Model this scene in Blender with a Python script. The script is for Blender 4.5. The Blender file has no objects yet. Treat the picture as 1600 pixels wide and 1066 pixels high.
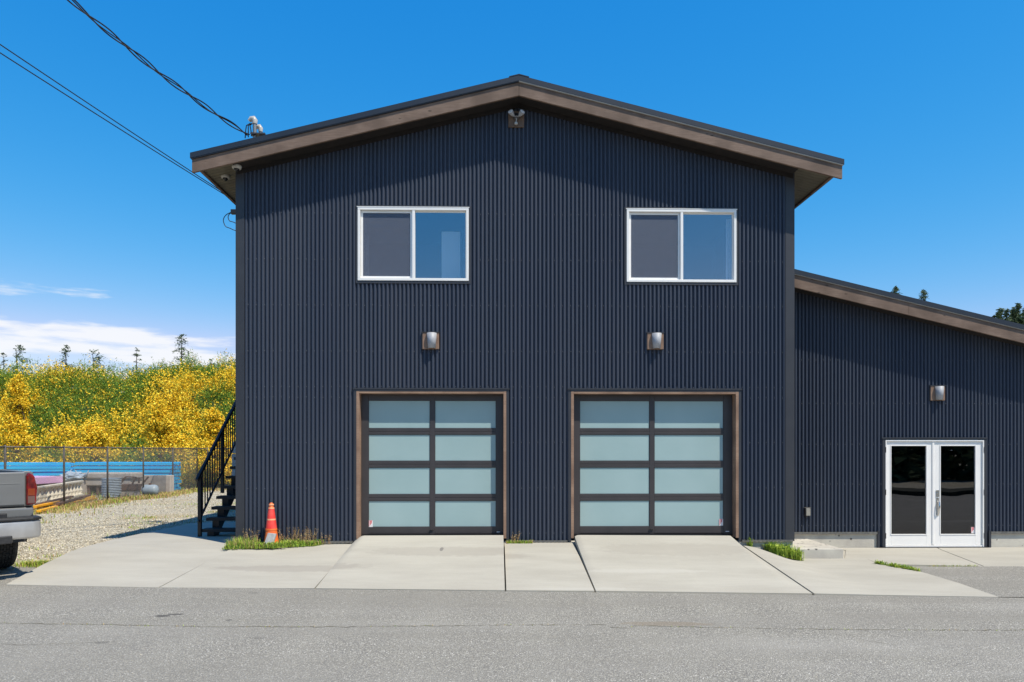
import bpy, bmesh, math, random
import numpy as np
from mathutils import Vector, Matrix, Quaternion

random.seed(7); rng = np.random.default_rng(7)
PI = math.pi; R = math.radians
S = bpy.context.scene; COL = S.collection

# ------------------------------------------------------------------ camera
F = 1134.0; YAW = R(1.26); EYE = 1.65; HZ = 705.0
cam_d = bpy.data.cameras.new('camera'); cam = bpy.data.objects.new('camera', cam_d); COL.objects.link(cam)
cam.location = (0, -12, EYE); cam.rotation_euler = (R(90), 0, -YAW)
cam_d.lens = F / 1600 * 36; cam_d.sensor_width = 36; cam_d.shift_y = (HZ - 533) / 1600
cam_d.clip_start = 0.05; cam_d.clip_end = 2500
S.camera = cam

# ------------------------------------------------------------------ light
SUN = Vector((0.437, -0.405, 1.0)).normalized()
SUN_EL = math.asin(SUN.z); SUN_ROT = math.atan2(SUN.x, SUN.y)
sl = bpy.data.lights.new('sun', 'SUN'); so = bpy.data.objects.new('sun', sl); COL.objects.link(so)
sl.energy = 5.0; sl.angle = R(0.5); sl.color = (1.0, 0.925, 0.80)
so.rotation_euler = (-SUN).to_track_quat('-Z', 'Y').to_euler(); so.location = (20, -20, 40)

W = bpy.data.worlds.new('World'); S.world = W; W.use_nodes = True
nt = W.node_tree; N = nt.nodes; L = nt.links; N.clear()
def nn(t, **k):
    n = N.new(t)
    for a, b in k.items(): setattr(n, a, b)
    return n
out = nn('ShaderNodeOutputWorld'); bg = nn('ShaderNodeBackground')
sky = nn('ShaderNodeTexSky'); sky.sky_type = 'NISHITA'; sky.sun_disc = False
sky.sun_elevation = SUN_EL; sky.sun_rotation = SUN_ROT; sky.air_density = 1.0; sky.dust_density = 0.25; sky.ozone_density = 2.2
hs = nn('ShaderNodeHueSaturation'); hs.inputs['Saturation'].default_value = 1.22; hs.inputs['Value'].default_value = 1.12
L.new(sky.outputs[0], hs.inputs['Color'])
tc = nn('ShaderNodeTexCoord'); sep = nn('ShaderNodeSeparateXYZ'); L.new(tc.outputs['Generated'], sep.inputs[0])
mp = nn('ShaderNodeMapping'); mp.inputs['Scale'].default_value = (2.6, 2.6, 17); mp.inputs['Location'].default_value = (1.3, 0.2, 0.4)
L.new(tc.outputs['Generated'], mp.inputs[0])
n1 = nn('ShaderNodeTexNoise'); n1.inputs['Scale'].default_value = 1.6; n1.inputs['Detail'].default_value = 7; n1.inputs['Roughness'].default_value = 0.55
L.new(mp.outputs[0], n1.inputs['Vector'])
def ramp(a, b, src, c0=0.0, c1=1.0):
    m = nn('ShaderNodeMapRange'); m.interpolation_type = 'SMOOTHSTEP'
    m.inputs[1].default_value = a; m.inputs[2].default_value = b; m.inputs[3].default_value = c0; m.inputs[4].default_value = c1
    L.new(src, m.inputs[0]); return m.outputs[0]
def math_(op, a, b):
    m = nn('ShaderNodeMath', operation=op)
    for i, v in enumerate((a, b)):
        if isinstance(v, (int, float)): m.inputs[i].default_value = v
        else: L.new(v, m.inputs[i])
    return m.outputs[0]
# clouds only near the horizon: the threshold rises with elevation
# deepen the blue of the whole dome: one power curve per channel
srgb = nn('ShaderNodeSeparateColor'); L.new(hs.outputs[0], srgb.inputs[0]); crgb = nn('ShaderNodeCombineColor')
ch = []
for i, (kk, gg, mxx) in enumerate(((7.0, 2.16, .60), (1.085, .79, .80), (1.077, .40, 1.0))):
    v = math_('MULTIPLY', srgb.outputs[i], .1); v = math_('POWER', v, gg); v = math_('MULTIPLY', v, kk)
    sm_ = nn('ShaderNodeMath', operation='SMOOTH_MIN'); L.new(v, sm_.inputs[0]); sm_.inputs[1].default_value = mxx; sm_.inputs[2].default_value = .12; ch.append(sm_.outputs[0])
ch[0] = math_('MINIMUM', ch[0], math_('MULTIPLY', ch[1], .78)); ch[2] = math_('MAXIMUM', ch[2], math_('MULTIPLY', ch[1], 1.2))
for i in range(3):
    f_ = ramp(0.52, 1.0, sep.outputs['Z'], 0.0, 1.0); v = math_('ADD', math_('MULTIPLY', ch[i], math_('SUBTRACT', 1.0, f_)), math_('MULTIPLY', f_, (.060, .150, .40)[i])); v = math_('MULTIPLY', v, 10.0); L.new(v, crgb.inputs[i])
thr = ramp(0.11, 0.20, sep.outputs['Z'], -0.03, 0.24)
thr = math_('ADD', thr, ramp(-0.35, -0.10, sep.outputs['X'], 0.0, 0.5))
thr = math_('ADD', thr, ramp(0.35, -0.1, sep.outputs['Y'], 0.0, 0.22))   # the cloud bank lies in the west only
thr = math_('ADD', thr, ramp(0.18, 0.28, sep.outputs['Z'], 0.0, 0.3))
dens = math_('SUBTRACT', n1.outputs[0], thr)
cl = ramp(0.385, 0.50, dens)
cl = math_('MULTIPLY', cl, 0.9)
cc = nn('ShaderNodeMixRGB'); L.new(cl, cc.inputs[0]); L.new(crgb.outputs[0], cc.inputs[1]); cc.inputs[2].default_value = (9.3, 9.4, 9.7, 1)
L.new(cc.outputs[0], bg.inputs[0]); bg.inputs[1].default_value = 0.1
L.new(bg.outputs[0], out.inputs[0])

S.view_settings.view_transform = 'Standard'; S.view_settings.look = 'None'
S.view_settings.gamma = 1; S.view_settings.exposure = 0.04; S.view_settings.use_curve_mapping = False
S.cycles.max_bounces = 8; S.cycles.transparent_max_bounces = 12

# ------------------------------------------------------------------ helpers
cy, sy = math.cos(YAW), math.sin(YAW)
def U(px, py, y):
    """point of the photograph seen on the real plane Y = y"""
    u = (px - 800) / F; dx = sy + u * cy; dy = cy - u * sy; dz = (HZ - py) / F
    t = (y + 12) / dy
    return Vector((t * dx, y, EYE + t * dz))
def G(px, py, z=0.0):
    """point of the photograph seen on the real plane Z = z"""
    u = (px - 800) / F; dx = sy + u * cy; dy = cy - u * sy; dz = (HZ - py) / F
    t = (z - EYE) / dz
    return Vector((t * dx, t * dy - 12, z))

def zb(x):
    if x < -6.4: return 0.0
    return -0.0121 * (min(x, 6.5) + 6.4)

def tag(o, label=None, cat=None, group=None, kind=None):
    if label: o['label'] = label
    if cat: o['category'] = cat
    if group: o['group'] = group
    if kind: o['kind'] = kind
    return o
def empty(name, loc=(0, 0, 0), rz=0, label=None, cat=None, group=None, parent=None):
    o = bpy.data.objects.new(name, None); COL.objects.link(o); o.location = loc; o.rotation_euler = (0, 0, rz)
    o.empty_display_size = 0.2
    if parent: o.parent = parent
    return tag(o, label, cat, group)
def copy_tree(o, parent=None):
    c = o.copy(); COL.objects.link(c); c.parent = parent
    for ch in list(o.children): copy_tree(ch, c)
    return c

class MB:
    def __init__(s): s.v = []; s.f = []; s.m = []
    def add(s, vs, fs, mi=0):
        o = len(s.v); s.v += [tuple(v) for v in vs]; s.f += [tuple(i + o for i in f) for f in fs]; s.m += [mi] * len(fs); return s
    def box(s, x0, x1, y0, y1, z0, z1, mi=0, M=None):
        vs = [(x, y, z) for z in (z0, z1) for y in (y0, y1) for x in (x0, x1)]
        if M: vs = [M @ Vector(v) for v in vs]
        return s.add(vs, [(0, 2, 3, 1), (4, 5, 7, 6), (0, 1, 5, 4), (2, 6, 7, 3), (0, 4, 6, 2), (1, 3, 7, 5)], mi)
    def beam(s, a, b, w, h, mi=0, up=(0, 0, 1)):
        a = Vector(a); b = Vector(b); d = (b - a).normalized(); u = Vector(up)
        r = d.cross(u); r = r.normalized() if r.length > 1e-4 else Vector((1, 0, 0)); u = r.cross(d)
        vs = [p + r * (i * w / 2) + u * (j * h / 2) for p in (a, b) for j in (-1, 1) for i in (-1, 1)]
        return s.add(vs, [(0, 1, 3, 2), (4, 6, 7, 5), (0, 4, 5, 1), (2, 3, 7, 6), (0, 2, 6, 4), (1, 5, 7, 3)], mi)
    def tube(s, pts, r, n=8, mi=0, cap=True):
        pts = [Vector(p) for p in pts]; k = len(pts); rs = r if isinstance(r, (list, tuple)) else [r] * k
        prev = None; o = len(s.v); vs = []
        for i, p in enumerate(pts):
            d = (pts[min(i + 1, k - 1)] - pts[max(i - 1, 0)]).normalized()
            if prev is None:
                a = d.orthogonal().normalized()
            else:
                a = (prev - d * prev.dot(d)).normalized()
            prev = a; b = d.cross(a)
            vs += [p + (a * math.cos(2 * PI * j / n) + b * math.sin(2 * PI * j / n)) * rs[i] for j in range(n)]
        fs = [(i * n + j, i * n + (j + 1) % n, (i + 1) * n + (j + 1) % n, (i + 1) * n + j) for i in range(k - 1) for j in range(n)]
        if cap: fs += [tuple(range(n - 1, -1, -1)), tuple((k - 1) * n + j for j in range(n))]
        return s.add(vs, fs, mi)
    def lathe(s, prof, n=24, c=(0, 0, 0), axis='z', mi=0):
        vs = []
        for r, z in prof:
            for j in range(n):
                a = 2 * PI * j / n; x, y = r * math.cos(a), r * math.sin(a)
                p = (x, y, z) if axis == 'z' else ((z, x, y) if axis == 'x' else (x, z, y))
                vs.append((p[0] + c[0], p[1] + c[1], p[2] + c[2]))
        k = len(prof)
        fs = [(i * n + j, i * n + (j + 1) % n, (i + 1) * n + (j + 1) % n, (i + 1) * n + j) for i in range(k - 1) for j in range(n)]
        return s.add(vs, fs, mi)
    def prism(s, poly, a0, a1, axis='y', mi=0):
        def P(u, v, w): return {'y': (u, w, v), 'x': (w, u, v), 'z': (u, v, w)}[axis]
        n = len(poly); vs = [P(u, v, a0) for u, v in poly] + [P(u, v, a1) for u, v in poly]
        fs = [tuple(range(n)), tuple(range(2 * n - 1, n - 1, -1))] + [(i, i + n, (i + 1) % n + n, (i + 1) % n) for i in range(n)]
        return s.add(vs, fs, mi)
    def build(s, name, mats, parent=None, smooth=False, bevel=0, seg=2, autosmooth=None, fixn=True):
        me = bpy.data.meshes.new(name); me.from_pydata(s.v, [], s.f)
        if not isinstance(mats, (list, tuple)): mats = [mats]
        for m in mats: me.materials.append(m)
        if len(mats) > 1: me.polygons.foreach_set('material_index', s.m)
        if fixn:
            bm = bmesh.new(); bm.from_mesh(me); bmesh.ops.recalc_face_normals(bm, faces=bm.faces); bm.to_mesh(me); bm.free()
        if smooth: me.polygons.foreach_set('use_smooth', [True] * len(me.polygons))
        o = bpy.data.objects.new(name, me); COL.objects.link(o)
        if parent: o.parent = parent
        if bevel:
            b = o.modifiers.new('bevel', 'BEVEL'); b.width = bevel; b.segments = seg; b.limit_method = 'ANGLE'; b.angle_limit = R(35)
        if smooth and autosmooth:
            md = o.modifiers.new('es', 'EDGE_SPLIT'); md.split_angle = R(autosmooth)
        return o
def tri_cloud(name, V, idx, mats, parent=None):
    """V: (n,3,3) triangles -> one mesh, fast"""
    n = len(V); me = bpy.data.meshes.new(name)
    me.vertices.add(n * 3); me.vertices.foreach_set('co', V.reshape(-1).astype(np.float32))
    me.loops.add(n * 3); me.loops.foreach_set('vertex_index', np.arange(n * 3, dtype=np.int32))
    me.polygons.add(n); me.polygons.foreach_set('loop_start', np.arange(n, dtype=np.int32) * 3)
    for m in mats: me.materials.append(m)
    me.polygons.foreach_set('material_index', np.asarray(idx, dtype=np.int32))
    me.update(calc_edges=True)
    o = bpy.data.objects.new(name, me); COL.objects.link(o)
    if parent: o.parent = parent
    return o

# ------------------------------------------------------------------ materials
def mat(name, c, rough=0.6, c2=None, scale=4.0, detail=6, bump=0.0, bscale=60, metal=0.0, spec=0.5, stretch=(1, 1, 1), coat=0, lo=.35, hi=.65, coord='Object'):
    m = bpy.data.materials.new(name); m.use_nodes = True; t = m.node_tree; b = t.nodes['Principled BSDF']
    b.inputs['Base Color'].default_value = (*c, 1); b.inputs['Roughness'].default_value = rough
    b.inputs['Metallic'].default_value = metal; b.inputs['Specular IOR Level'].default_value = spec
    if coat: b.inputs['Coat Weight'].default_value = coat
    co = t.nodes.new('ShaderNodeTexCoord'); mpn = t.nodes.new('ShaderNodeMapping'); mpn.inputs['Scale'].default_value = stretch
    t.links.new(co.outputs[coord], mpn.inputs[0])
    if c2:
        n = t.nodes.new('ShaderNodeTexNoise'); n.inputs['Scale'].default_value = scale; n.inputs['Detail'].default_value = detail
        t.links.new(mpn.outputs[0], n.inputs['Vector'])
        mr = t.nodes.new('ShaderNodeMapRange'); mr.inputs[1].default_value = lo; mr.inputs[2].default_value = hi
        t.links.new(n.outputs[0], mr.inputs[0])
        mx = t.nodes.new('ShaderNodeMixRGB'); mx.inputs[1].default_value = (*c, 1); mx.inputs[2].default_value = (*c2, 1)
        t.links.new(mr.outputs[0], mx.inputs[0]); t.links.new(mx.outputs[0], b.inputs['Base Color'])
        m['mix'] = mx.name
    if bump:
        n = t.nodes.new('ShaderNodeTexNoise'); n.inputs['Scale'].default_value = bscale; n.inputs['Detail'].default_value = 5
        t.links.new(mpn.outputs[0], n.inputs['Vector'])
        bp = t.nodes.new('ShaderNodeBump'); bp.inputs['Strength'].default_value = bump; bp.inputs['Distance'].default_value = 0.01
        t.links.new(n.outputs[0], bp.inputs['Height']); t.links.new(bp.outputs[0], b.inputs['Normal'])
    return m
class NT:
    """small node helper on an existing material"""
    def __init__(s, m): s.t = m.node_tree; s.n = s.t.nodes; s.l = s.t.links; s.b = s.n['Principled BSDF']
    def tex(s, kind, vec, **k):
        n = s.n.new(kind)
        for a, b in k.items(): n.inputs[a].default_value = b
        s.l.new(vec, n.inputs['Vector']); return n
    def mr(s, src, a, b, c=0, d=1, smooth=True):
        n = s.n.new('ShaderNodeMapRange')
        if smooth: n.interpolation_type = 'SMOOTHSTEP'
        for i, v in enumerate((a, b, c, d)): n.inputs[i + 1].default_value = v
        s.l.new(src, n.inputs[0]); return n.outputs[0]
    def mix(s, f, a, b, mode='MIX'):
        n = s.n.new('ShaderNodeMixRGB'); n.blend_type = mode
        for i, v in enumerate((f, a, b)):
            if isinstance(v, (int, float)): n.inputs[i].default_value = v
            elif isinstance(v, tuple): n.inputs[i].default_value = (*v, 1)
            else: s.l.new(v, n.inputs[i])
        return n.outputs[0]
    def m(s, op, a, b=0.0):
        n = s.n.new('ShaderNodeMath'); n.operation = op
        for i, v in enumerate((a, b)):
            if isinstance(v, (int, float)): n.inputs[i].default_value = v
            else: s.l.new(v, n.inputs[i])
        return n.outputs[0]
    def coord(s, scale=(1, 1, 1)):
        c = s.n.new('ShaderNodeTexCoord'); p = s.n.new('ShaderNodeMapping'); p.inputs['Scale'].default_value = scale
        s.l.new(c.outputs['Object'], p.inputs[0]); return p.outputs[0]
    def blob(s, cx, cyy, rx, ry):
        """0..1 mask: soft ellipse on the ground, a stain with a shape of its own"""
        c = s.coord(); sp = s.n.new('ShaderNodeSeparateXYZ'); s.l.new(c, sp.inputs[0])
        dx = s.m('DIVIDE', s.m('SUBTRACT', sp.outputs[0], cx), rx); dy = s.m('DIVIDE', s.m('SUBTRACT', sp.outputs[1], cyy), ry)
        d = s.m('ADD', s.m('MULTIPLY', dx, dx), s.m('MULTIPLY', dy, dy))
        nz = s.tex('ShaderNodeTexNoise', s.coord(), Scale=9.0, Detail=3.0)
        d = s.m('ADD', d, s.m('MULTIPLY', s.m('SUBTRACT', nz.outputs[0], .5), 1.4))
        return s.mr(d, 1.15, 0.55)

# siding: charcoal-navy painted steel, faint dust towards the bottom comes from noise streaks
m_siding = mat('siding_steel', (0.043, 0.054, 0.080), rough=0.48, c2=(0.054, 0.064, 0.088), scale=1.6, stretch=(1, 1, 0.12), spec=0.3)
m_trim = mat('trim_steel', (0.031, 0.034, 0.043), rough=0.5, c2=(0.038, 0.041, 0.049), scale=3, spec=0.5)
m_roof = mat('roof_steel', (0.014, 0.021, 0.034), rough=0.45, c2=(0.020, 0.026, 0.038), scale=3, spec=0.5)
m_flash = mat('weathered_flashing', (0.16, 0.155, 0.14), rough=0.6, c2=(0.10, 0.10, 0.095), scale=20)
m_screw = mat('screw_steel', (0.10, 0.11, 0.13), rough=0.6)

def wood_mat(name, a, b, knots=True):
    m = mat(name, a, rough=0.75, bump=.3, bscale=90, stretch=(1, 1, 6)); t = NT(m)
    v = t.coord((1.2, 1.2, 14)); n = t.tex('ShaderNodeTexNoise', v, Scale=4.0, Detail=8.0, Roughness=.6)
    col = t.mix(t.mr(n.outputs[0], .3, .7), a, b)
    v2 = t.coord((1, 1, 1)); w = t.tex('ShaderNodeTexNoise', v2, Scale=2.2, Detail=3.0)
    col = t.mix(t.mr(w.outputs[0], .35, .7), col, tuple(x * .72 for x in a))
    if knots:
        k = t.tex('ShaderNodeTexVoronoi', t.coord((2.6, 2.6, 7)), Scale=1.0)
        col = t.mix(t.mr(k.outputs['Distance'], .10, .05), col, tuple(x * .3 for x in a))
    t.l.new(col, t.b.inputs['Base Color']); return m
m_fascia = wood_mat('stained_fascia_wood', (0.175, 0.115, 0.082), (0.23, 0.16, 0.12))
m_jamb = wood_mat('stained_jamb_wood', (0.30, 0.18, 0.12), (0.38, 0.25, 0.17), knots=False)
m_soffit_shade = mat('shade_toned_soffit', (0.010, 0.008, 0.008), rough=0.8, c2=(0.018, 0.013, 0.012), scale=8)  # near-black colour holds the shade under the rake overhang
m_soffit = mat('beige_soffit', (0.19, 0.17, 0.115), rough=0.6, c2=(0.15, 0.13, 0.09), scale=5)
m_drip = mat('pale_drip_metal', (0.50, 0.47, 0.42), rough=0.5, c2=(0.42, 0.40, 0.36), scale=5)
m_white = mat('white_vinyl', (0.88, 0.865, 0.83), rough=0.35, c2=(0.84, 0.83, 0.80), scale=5)
m_whitedoor = mat('white_door_paint', (0.90, 0.88, 0.84), rough=0.4, c2=(0.86, 0.84, 0.81), scale=3)
m_gframe = mat('dark_bronze_aluminium', (0.050, 0.046, 0.048), rough=0.38, c2=(0.060, 0.054, 0.056), scale=3)
m_frost = mat('frosted_pane', (0.33, 0.46, 0.46), rough=0.16, c2=(0.36, 0.49, 0.49), scale=1.5, spec=0.35)
m_foundation = mat('board_formed_concrete', (0.50, 0.47, 0.41), rough=0.9, bump=.4, bscale=40)
def _f():
    t = NT(m_foundation); n = t.tex('ShaderNodeTexNoise', t.coord(), Scale=3.0, Detail=7.0)
    col = t.mix(t.mr(n.outputs[0], .3, .7), (0.58, 0.55, 0.47), (0.44, 0.41, 0.36))
    v = t.tex('ShaderNodeTexVoronoi', t.coord(), Scale=9.0, Randomness=1.0)
    r = t.tex('ShaderNodeTexNoise', t.coord(), Scale=5.0, Detail=1.0)
    hole = t.m('MULTIPLY', t.mr(v.outputs['Distance'], .28, .16), t.mr(r.outputs[0], .45, .50))
    col = t.mix(hole, col, (0.10, 0.09, 0.08)); t.l.new(col, t.b.inputs['Base Color'])
_f()
def concrete_mat():
    m = mat('broomed_concrete', (.45, .43, .39), rough=0.9); t = NT(m)
    a = t.tex('ShaderNodeTexNoise', t.coord((.5, 1.4, 1)), Scale=1.3, Detail=8.0, Roughness=.6)
    col = t.mix(t.mr(a.outputs[0], .3, .72), (0.465, 0.44, 0.365), (0.38, 0.355, 0.29))
    b = t.tex('ShaderNodeTexNoise', t.coord((.7, 14, 1)), Scale=3.0, Detail=6.0)
    col = t.mix(t.mr(b.outputs[0], .35, .75, 0, .35), col, (0.34, 0.31, 0.27))
    g = t.tex('ShaderNodeTexNoise', t.coord(), Scale=160.0, Detail=3.0)
    col = t.mix(t.mr(g.outputs[0], .3, .7, 0, .35), col, (0.55, 0.53, 0.48))
    # old damp marks and pale wash marks
    for (px, py, rx, ry, c, s) in ((455, 882, 1.1, .22, (.31, .28, .24), .5), (1010, 884, .9, .10, (.52, .50, .44), .4), (910, 901, .7, .07, (.52, .50, .44), .4),
                                   (700, 868, 1.3, .3, (.33, .30, .255), .45), (1060, 865, 1.3, .4, (.34, .31, .26), .45), (690, 866, .03, .12, (.15, .14, .13), .7)):
        p = G(px, py, .08); col = t.mix(t.m('MULTIPLY', t.blob(p.x, p.y, rx, ry), s), col, c)
    t.l.new(col, t.b.inputs['Base Color'])
    bp = t.n.new('ShaderNodeBump'); bp.inputs['Strength'].default_value = .35; bp.inputs['Distance'].default_value = .004
    t.l.new(g.outputs[0], bp.inputs['Height']); t.l.new(bp.outputs[0], t.b.inputs['Normal'])
    return m
m_conc = concrete_mat()
def asphalt_mat():
    m = mat('worn_asphalt', (.25, .25, .24), rough=0.9); t = NT(m)
    v = t.tex('ShaderNodeTexVoronoi', t.coord(), Scale=80.0)
    sp = t.n.new('ShaderNodeSeparateXYZ'); t.l.new(v.outputs['Color'], sp.inputs[0])
    col = t.mix(t.mr(sp.outputs[0], 0, 1, 0, 1, False), (.29, .275, .23), (.47, .445, .375))
    col = t.mix(t.mr(sp.outputs[1], .88, .94), col, (.70, .67, .60))
    col = t.mix(t.mr(sp.outputs[2], .86, .92), col, (.17, .16, .14))
    col = t.mix(t.mr(v.outputs['Distance'], .40, .62), col, (.20, .19, .17))
    a = t.tex('ShaderNodeTexNoise', t.coord((.35, 1.5, 1)), Scale=1.1, Detail=7.0)
    col = t.mix(t.mr(a.outputs[0], .35, .7, 0, .45), col, (.27, .255, .225))
    b = t.tex('ShaderNodeTexNoise', t.coord((.25, 1, 1)), Scale=.7, Detail=4.0)
    col = t.mix(t.mr(b.outputs[0], .5, .75, 0, .35), col, (.46, .44, .395))
    w_ = t.tex('ShaderNodeTexNoise', t.coord((.10, 1.1, 1)), Scale=1.6, Detail=3.0)
    col = t.mix(t.mr(w_.outputs[0], .42, .62, 0, .30), col, (.24, .225, .19))
    d_ = t.tex('ShaderNodeTexNoise', t.coord((1, 1.6, 1)), Scale=2.6, Detail=8.0, Roughness=.7)
    col = t.mix(t.mr(d_.outputs[0], .56, .72, 0, .35), col, (.20, .185, .155))
    for (px, py, rx, ry, st_) in ((255, 957, .08, .05, .75), (274, 954.5, .09, .04, .7), (397, 921, .08, .04, .35), (158, 998, .07, .05, .35), (403, 988, .08, .05, .22), (358, 962, .03, .04, .5)):
        p = G(px, py, 0); col = t.mix(t.m('MULTIPLY', t.blob(p.x, p.y, rx, ry), st_), col, (.045, .042, .04))
    p = G(1040, 972, -.08); col = t.mix(t.m('MULTIPLY', t.blob(p.x, p.y, .5, .10), .5), col, (.24, .19, .13))
    t.l.new(col, t.b.inputs['Base Color'])
    bp = t.n.new('ShaderNodeBump'); bp.inputs['Strength'].default_value = .9; bp.inputs['Distance'].default_value = .006; bp.invert = True
    t.l.new(v.outputs['Distance'], bp.inputs['Height']); t.l.new(bp.outputs[0], t.b.inputs['Normal'])
    return m
m_asphalt = asphalt_mat()
def gravel_mat():
    m = mat('crushed_gravel', (.4, .37, .3), rough=0.95); t = NT(m)
    v = t.tex('ShaderNodeTexVoronoi', t.coord(), Scale=44.0); sp = t.n.new('ShaderNodeSeparateXYZ'); t.l.new(v.outputs['Color'], sp.inputs[0])
    col = t.mix(sp.outputs[0], (.48, .43, .32), (.72, .67, .53)); col = t.mix(t.mr(v.outputs['Distance'], .35, .7), col, (.36, .32, .24))
    a = t.tex('ShaderNodeTexNoise', t.coord(), Scale=.5, Detail=7.0)
    col = t.mix(t.mr(a.outputs[0], .50, .66, 0, .6), col, (.46, .37, .22))
    b = t.tex('ShaderNodeTexNoise', t.coord(), Scale=.9, Detail=6.0, Roughness=.7)
    col = t.mix(t.mr(b.outputs[0], .60, .72, 0, .6), col, (.16, .19, .07))
    t.l.new(col, t.b.inputs['Base Color'])
    bp = t.n.new('ShaderNodeBump'); bp.inputs['Strength'].default_value = 1; bp.inputs['Distance'].default_value = .02; bp.invert = True
    t.l.new(v.outputs['Distance'], bp.inputs['Height']); t.l.new(bp.outputs[0], t.b.inputs['Normal'])
    return m
m_gravel = gravel_mat()
m_soil = mat('bank_soil', (0.05, 0.07, 0.02), rough=1, c2=(0.03, 0.035, 0.015), scale=2)
m_iron = mat('black_painted_steel', (0.010, 0.010, 0.012), rough=0.4, c2=(0.018, 0.018, 0.02), scale=20)
m_tread = mat('black_tread', (0.016, 0.016, 0.018), rough=0.7, c2=(0.03, 0.03, 0.03), scale=30)
m_galv = mat('galvanised_steel', (0.30, 0.30, 0.29), rough=0.45, c2=(0.22, 0.21, 0.20), scale=8, metal=0.6)
m_fpost = mat('dull_fence_steel', (0.10, 0.09, 0.085), rough=0.6, c2=(0.16, 0.14, 0.12), scale=12, metal=0.3)
m_wire = mat('fence_wire', (0.24, 0.235, 0.23), rough=0.5, metal=0.4)
m_cable = mat('black_cable', (0.012, 0.012, 0.014), rough=0.5)
m_camwhite = mat('camera_white', (0.50, 0.48, 0.44), rough=0.35)
m_camdark = mat('smoked_dome', (0.01, 0.01, 0.012), rough=0.08)
m_box = mat('grey_junction_box', (0.33, 0.32, 0.28), rough=0.5, c2=(0.27, 0.26, 0.23), scale=15)
m_block = mat('light_brown_block', (0.27, 0.17, 0.115), rough=0.7, c2=(0.20, 0.12, 0.08), scale=12)
m_lampmetal = mat('brushed_lamp_metal', (0.42, 0.43, 0.46), rough=0.6, metal=0.15, c2=(0.36, 0.37, 0.39), scale=9)
m_chrome = mat('satin_chrome', (0.7, 0.69, 0.67), rough=0.2, metal=1)
m_red = mat('sticker_red', (0.70, 0.02, 0.03), rough=0.5)
m_paper = mat('sticker_white', (0.85, 0.82, 0.82), rough=0.5)
m_orange = mat('cone_orange', (0.95, 0.20, 0.035), rough=0.5, c2=(0.75, 0.14, 0.03), scale=14)
m_conered = mat('cone_red_sleeve', (0.80, 0.045, 0.035), rough=0.35, c2=(0.88, 0.10, 0.08), scale=9)
m_coneband = mat('cone_faded_band', (0.95, 0.42, 0.22), rough=0.5)
m_stone = mat('pale_stone', (0.46, 0.46, 0.45), rough=0.85, c2=(0.36, 0.36, 0.36), scale=18, bump=.3)

# glass
def glass_mat(name, tint, refl, gl_tint, wav):
    # reflectance at near-normal view is set by the blend of the facing weight
    m = bpy.data.materials.new(name); m.use_nodes = True; t = m.node_tree; t.nodes.clear()
    o = t.nodes.new('ShaderNodeOutputMaterial'); mx = t.nodes.new('ShaderNodeMixShader'); a = t.nodes.new('ShaderNodeBsdfTransparent'); g = t.nodes.new('ShaderNodeBsdfGlossy')
    a.inputs[0].default_value = (*tint, 1); g.inputs[0].default_value = (*gl_tint, 1); g.inputs['Roughness'].default_value = 0.0
    nz = t.nodes.new('ShaderNodeTexNoise'); nz.inputs['Scale'].default_value = 1.7; nz.inputs['Detail'].default_value = 1
    tcx = t.nodes.new('ShaderNodeTexCoord'); t.links.new(tcx.outputs['Object'], nz.inputs['Vector'])
    bp = t.nodes.new('ShaderNodeBump'); bp.inputs['Strength'].default_value = .0; bp.inputs['Distance'].default_value = .02
    t.links.new(nz.outputs[0], bp.inputs['Height']); t.links.new(bp.outputs[0], g.inputs['Normal'])
    fr = t.nodes.new('ShaderNodeValue'); fr.outputs[0].default_value = refl; bp.inputs['Strength'].default_value = wav
    t.links.new(fr.outputs[0], mx.inputs[0]); t.links.new(a.outputs[0], mx.inputs[1]); t.links.new(g.outputs[0], mx.inputs[2]); t.links.new(mx.outputs[0], o.inputs[0])
    return m
m_glass = glass_mat('upper_window_glass', (0.90, 0.93, 0.95), .20, (0.80, 0.90, 1.0), .03)
m_doorglass = glass_mat('tinted_door_glass', (0.30, 0.32, 0.33), .09, (0.95, 0.95, 1.0), .06)
m_screen = mat('insect_screen', (0.11, 0.12, 0.135), rough=0.6, c2=(0.14, 0.15, 0.165), scale=3, stretch=(1, 1, 5))
m_room = mat('room_paint', (0.12, 0.125, 0.14), rough=0.9)
m_wardrobe = mat('pale_cabinet', (0.75, 0.78, 0.76), rough=0.6)
m_curtain = mat('sheer_curtain', (0.75, 0.78, 0.82), rough=0.9)

# ------------------------------------------------------------------ ground, road
def kind(o, k='structure'): o['kind'] = k; return o
def grid_sheet(name, xs, ys, dz, m, dip=None):
    mb = MB(); nx, ny = len(xs), len(ys)
    vs = [(x, y, zb(x) + dz + (dip(x, y) if dip else 0)) for y in ys for x in xs]
    fs = [(j * nx + i, j * nx + i + 1, (j + 1) * nx + i + 1, (j + 1) * nx + i) for j in range(ny - 1) for i in range(nx - 1)]
    mb.add(vs, fs); return kind(mb.build(name, m))
EA, EB = G(0, 914, 0), G(1560, 933, -.148)
def yE(x): return EA.y + (EB.y - EA.y) * (x - EA.x) / (EB.x - EA.x)
grid_sheet('ground', [-900, -200, -60, -20, -6.4, -3, 0, 3, 6.5, 20, 60, 200, 900], [-900, -200, -60, -20, -6, 0, 6, 20, 60, 200, 900], -0.03, m_gravel)
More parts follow.
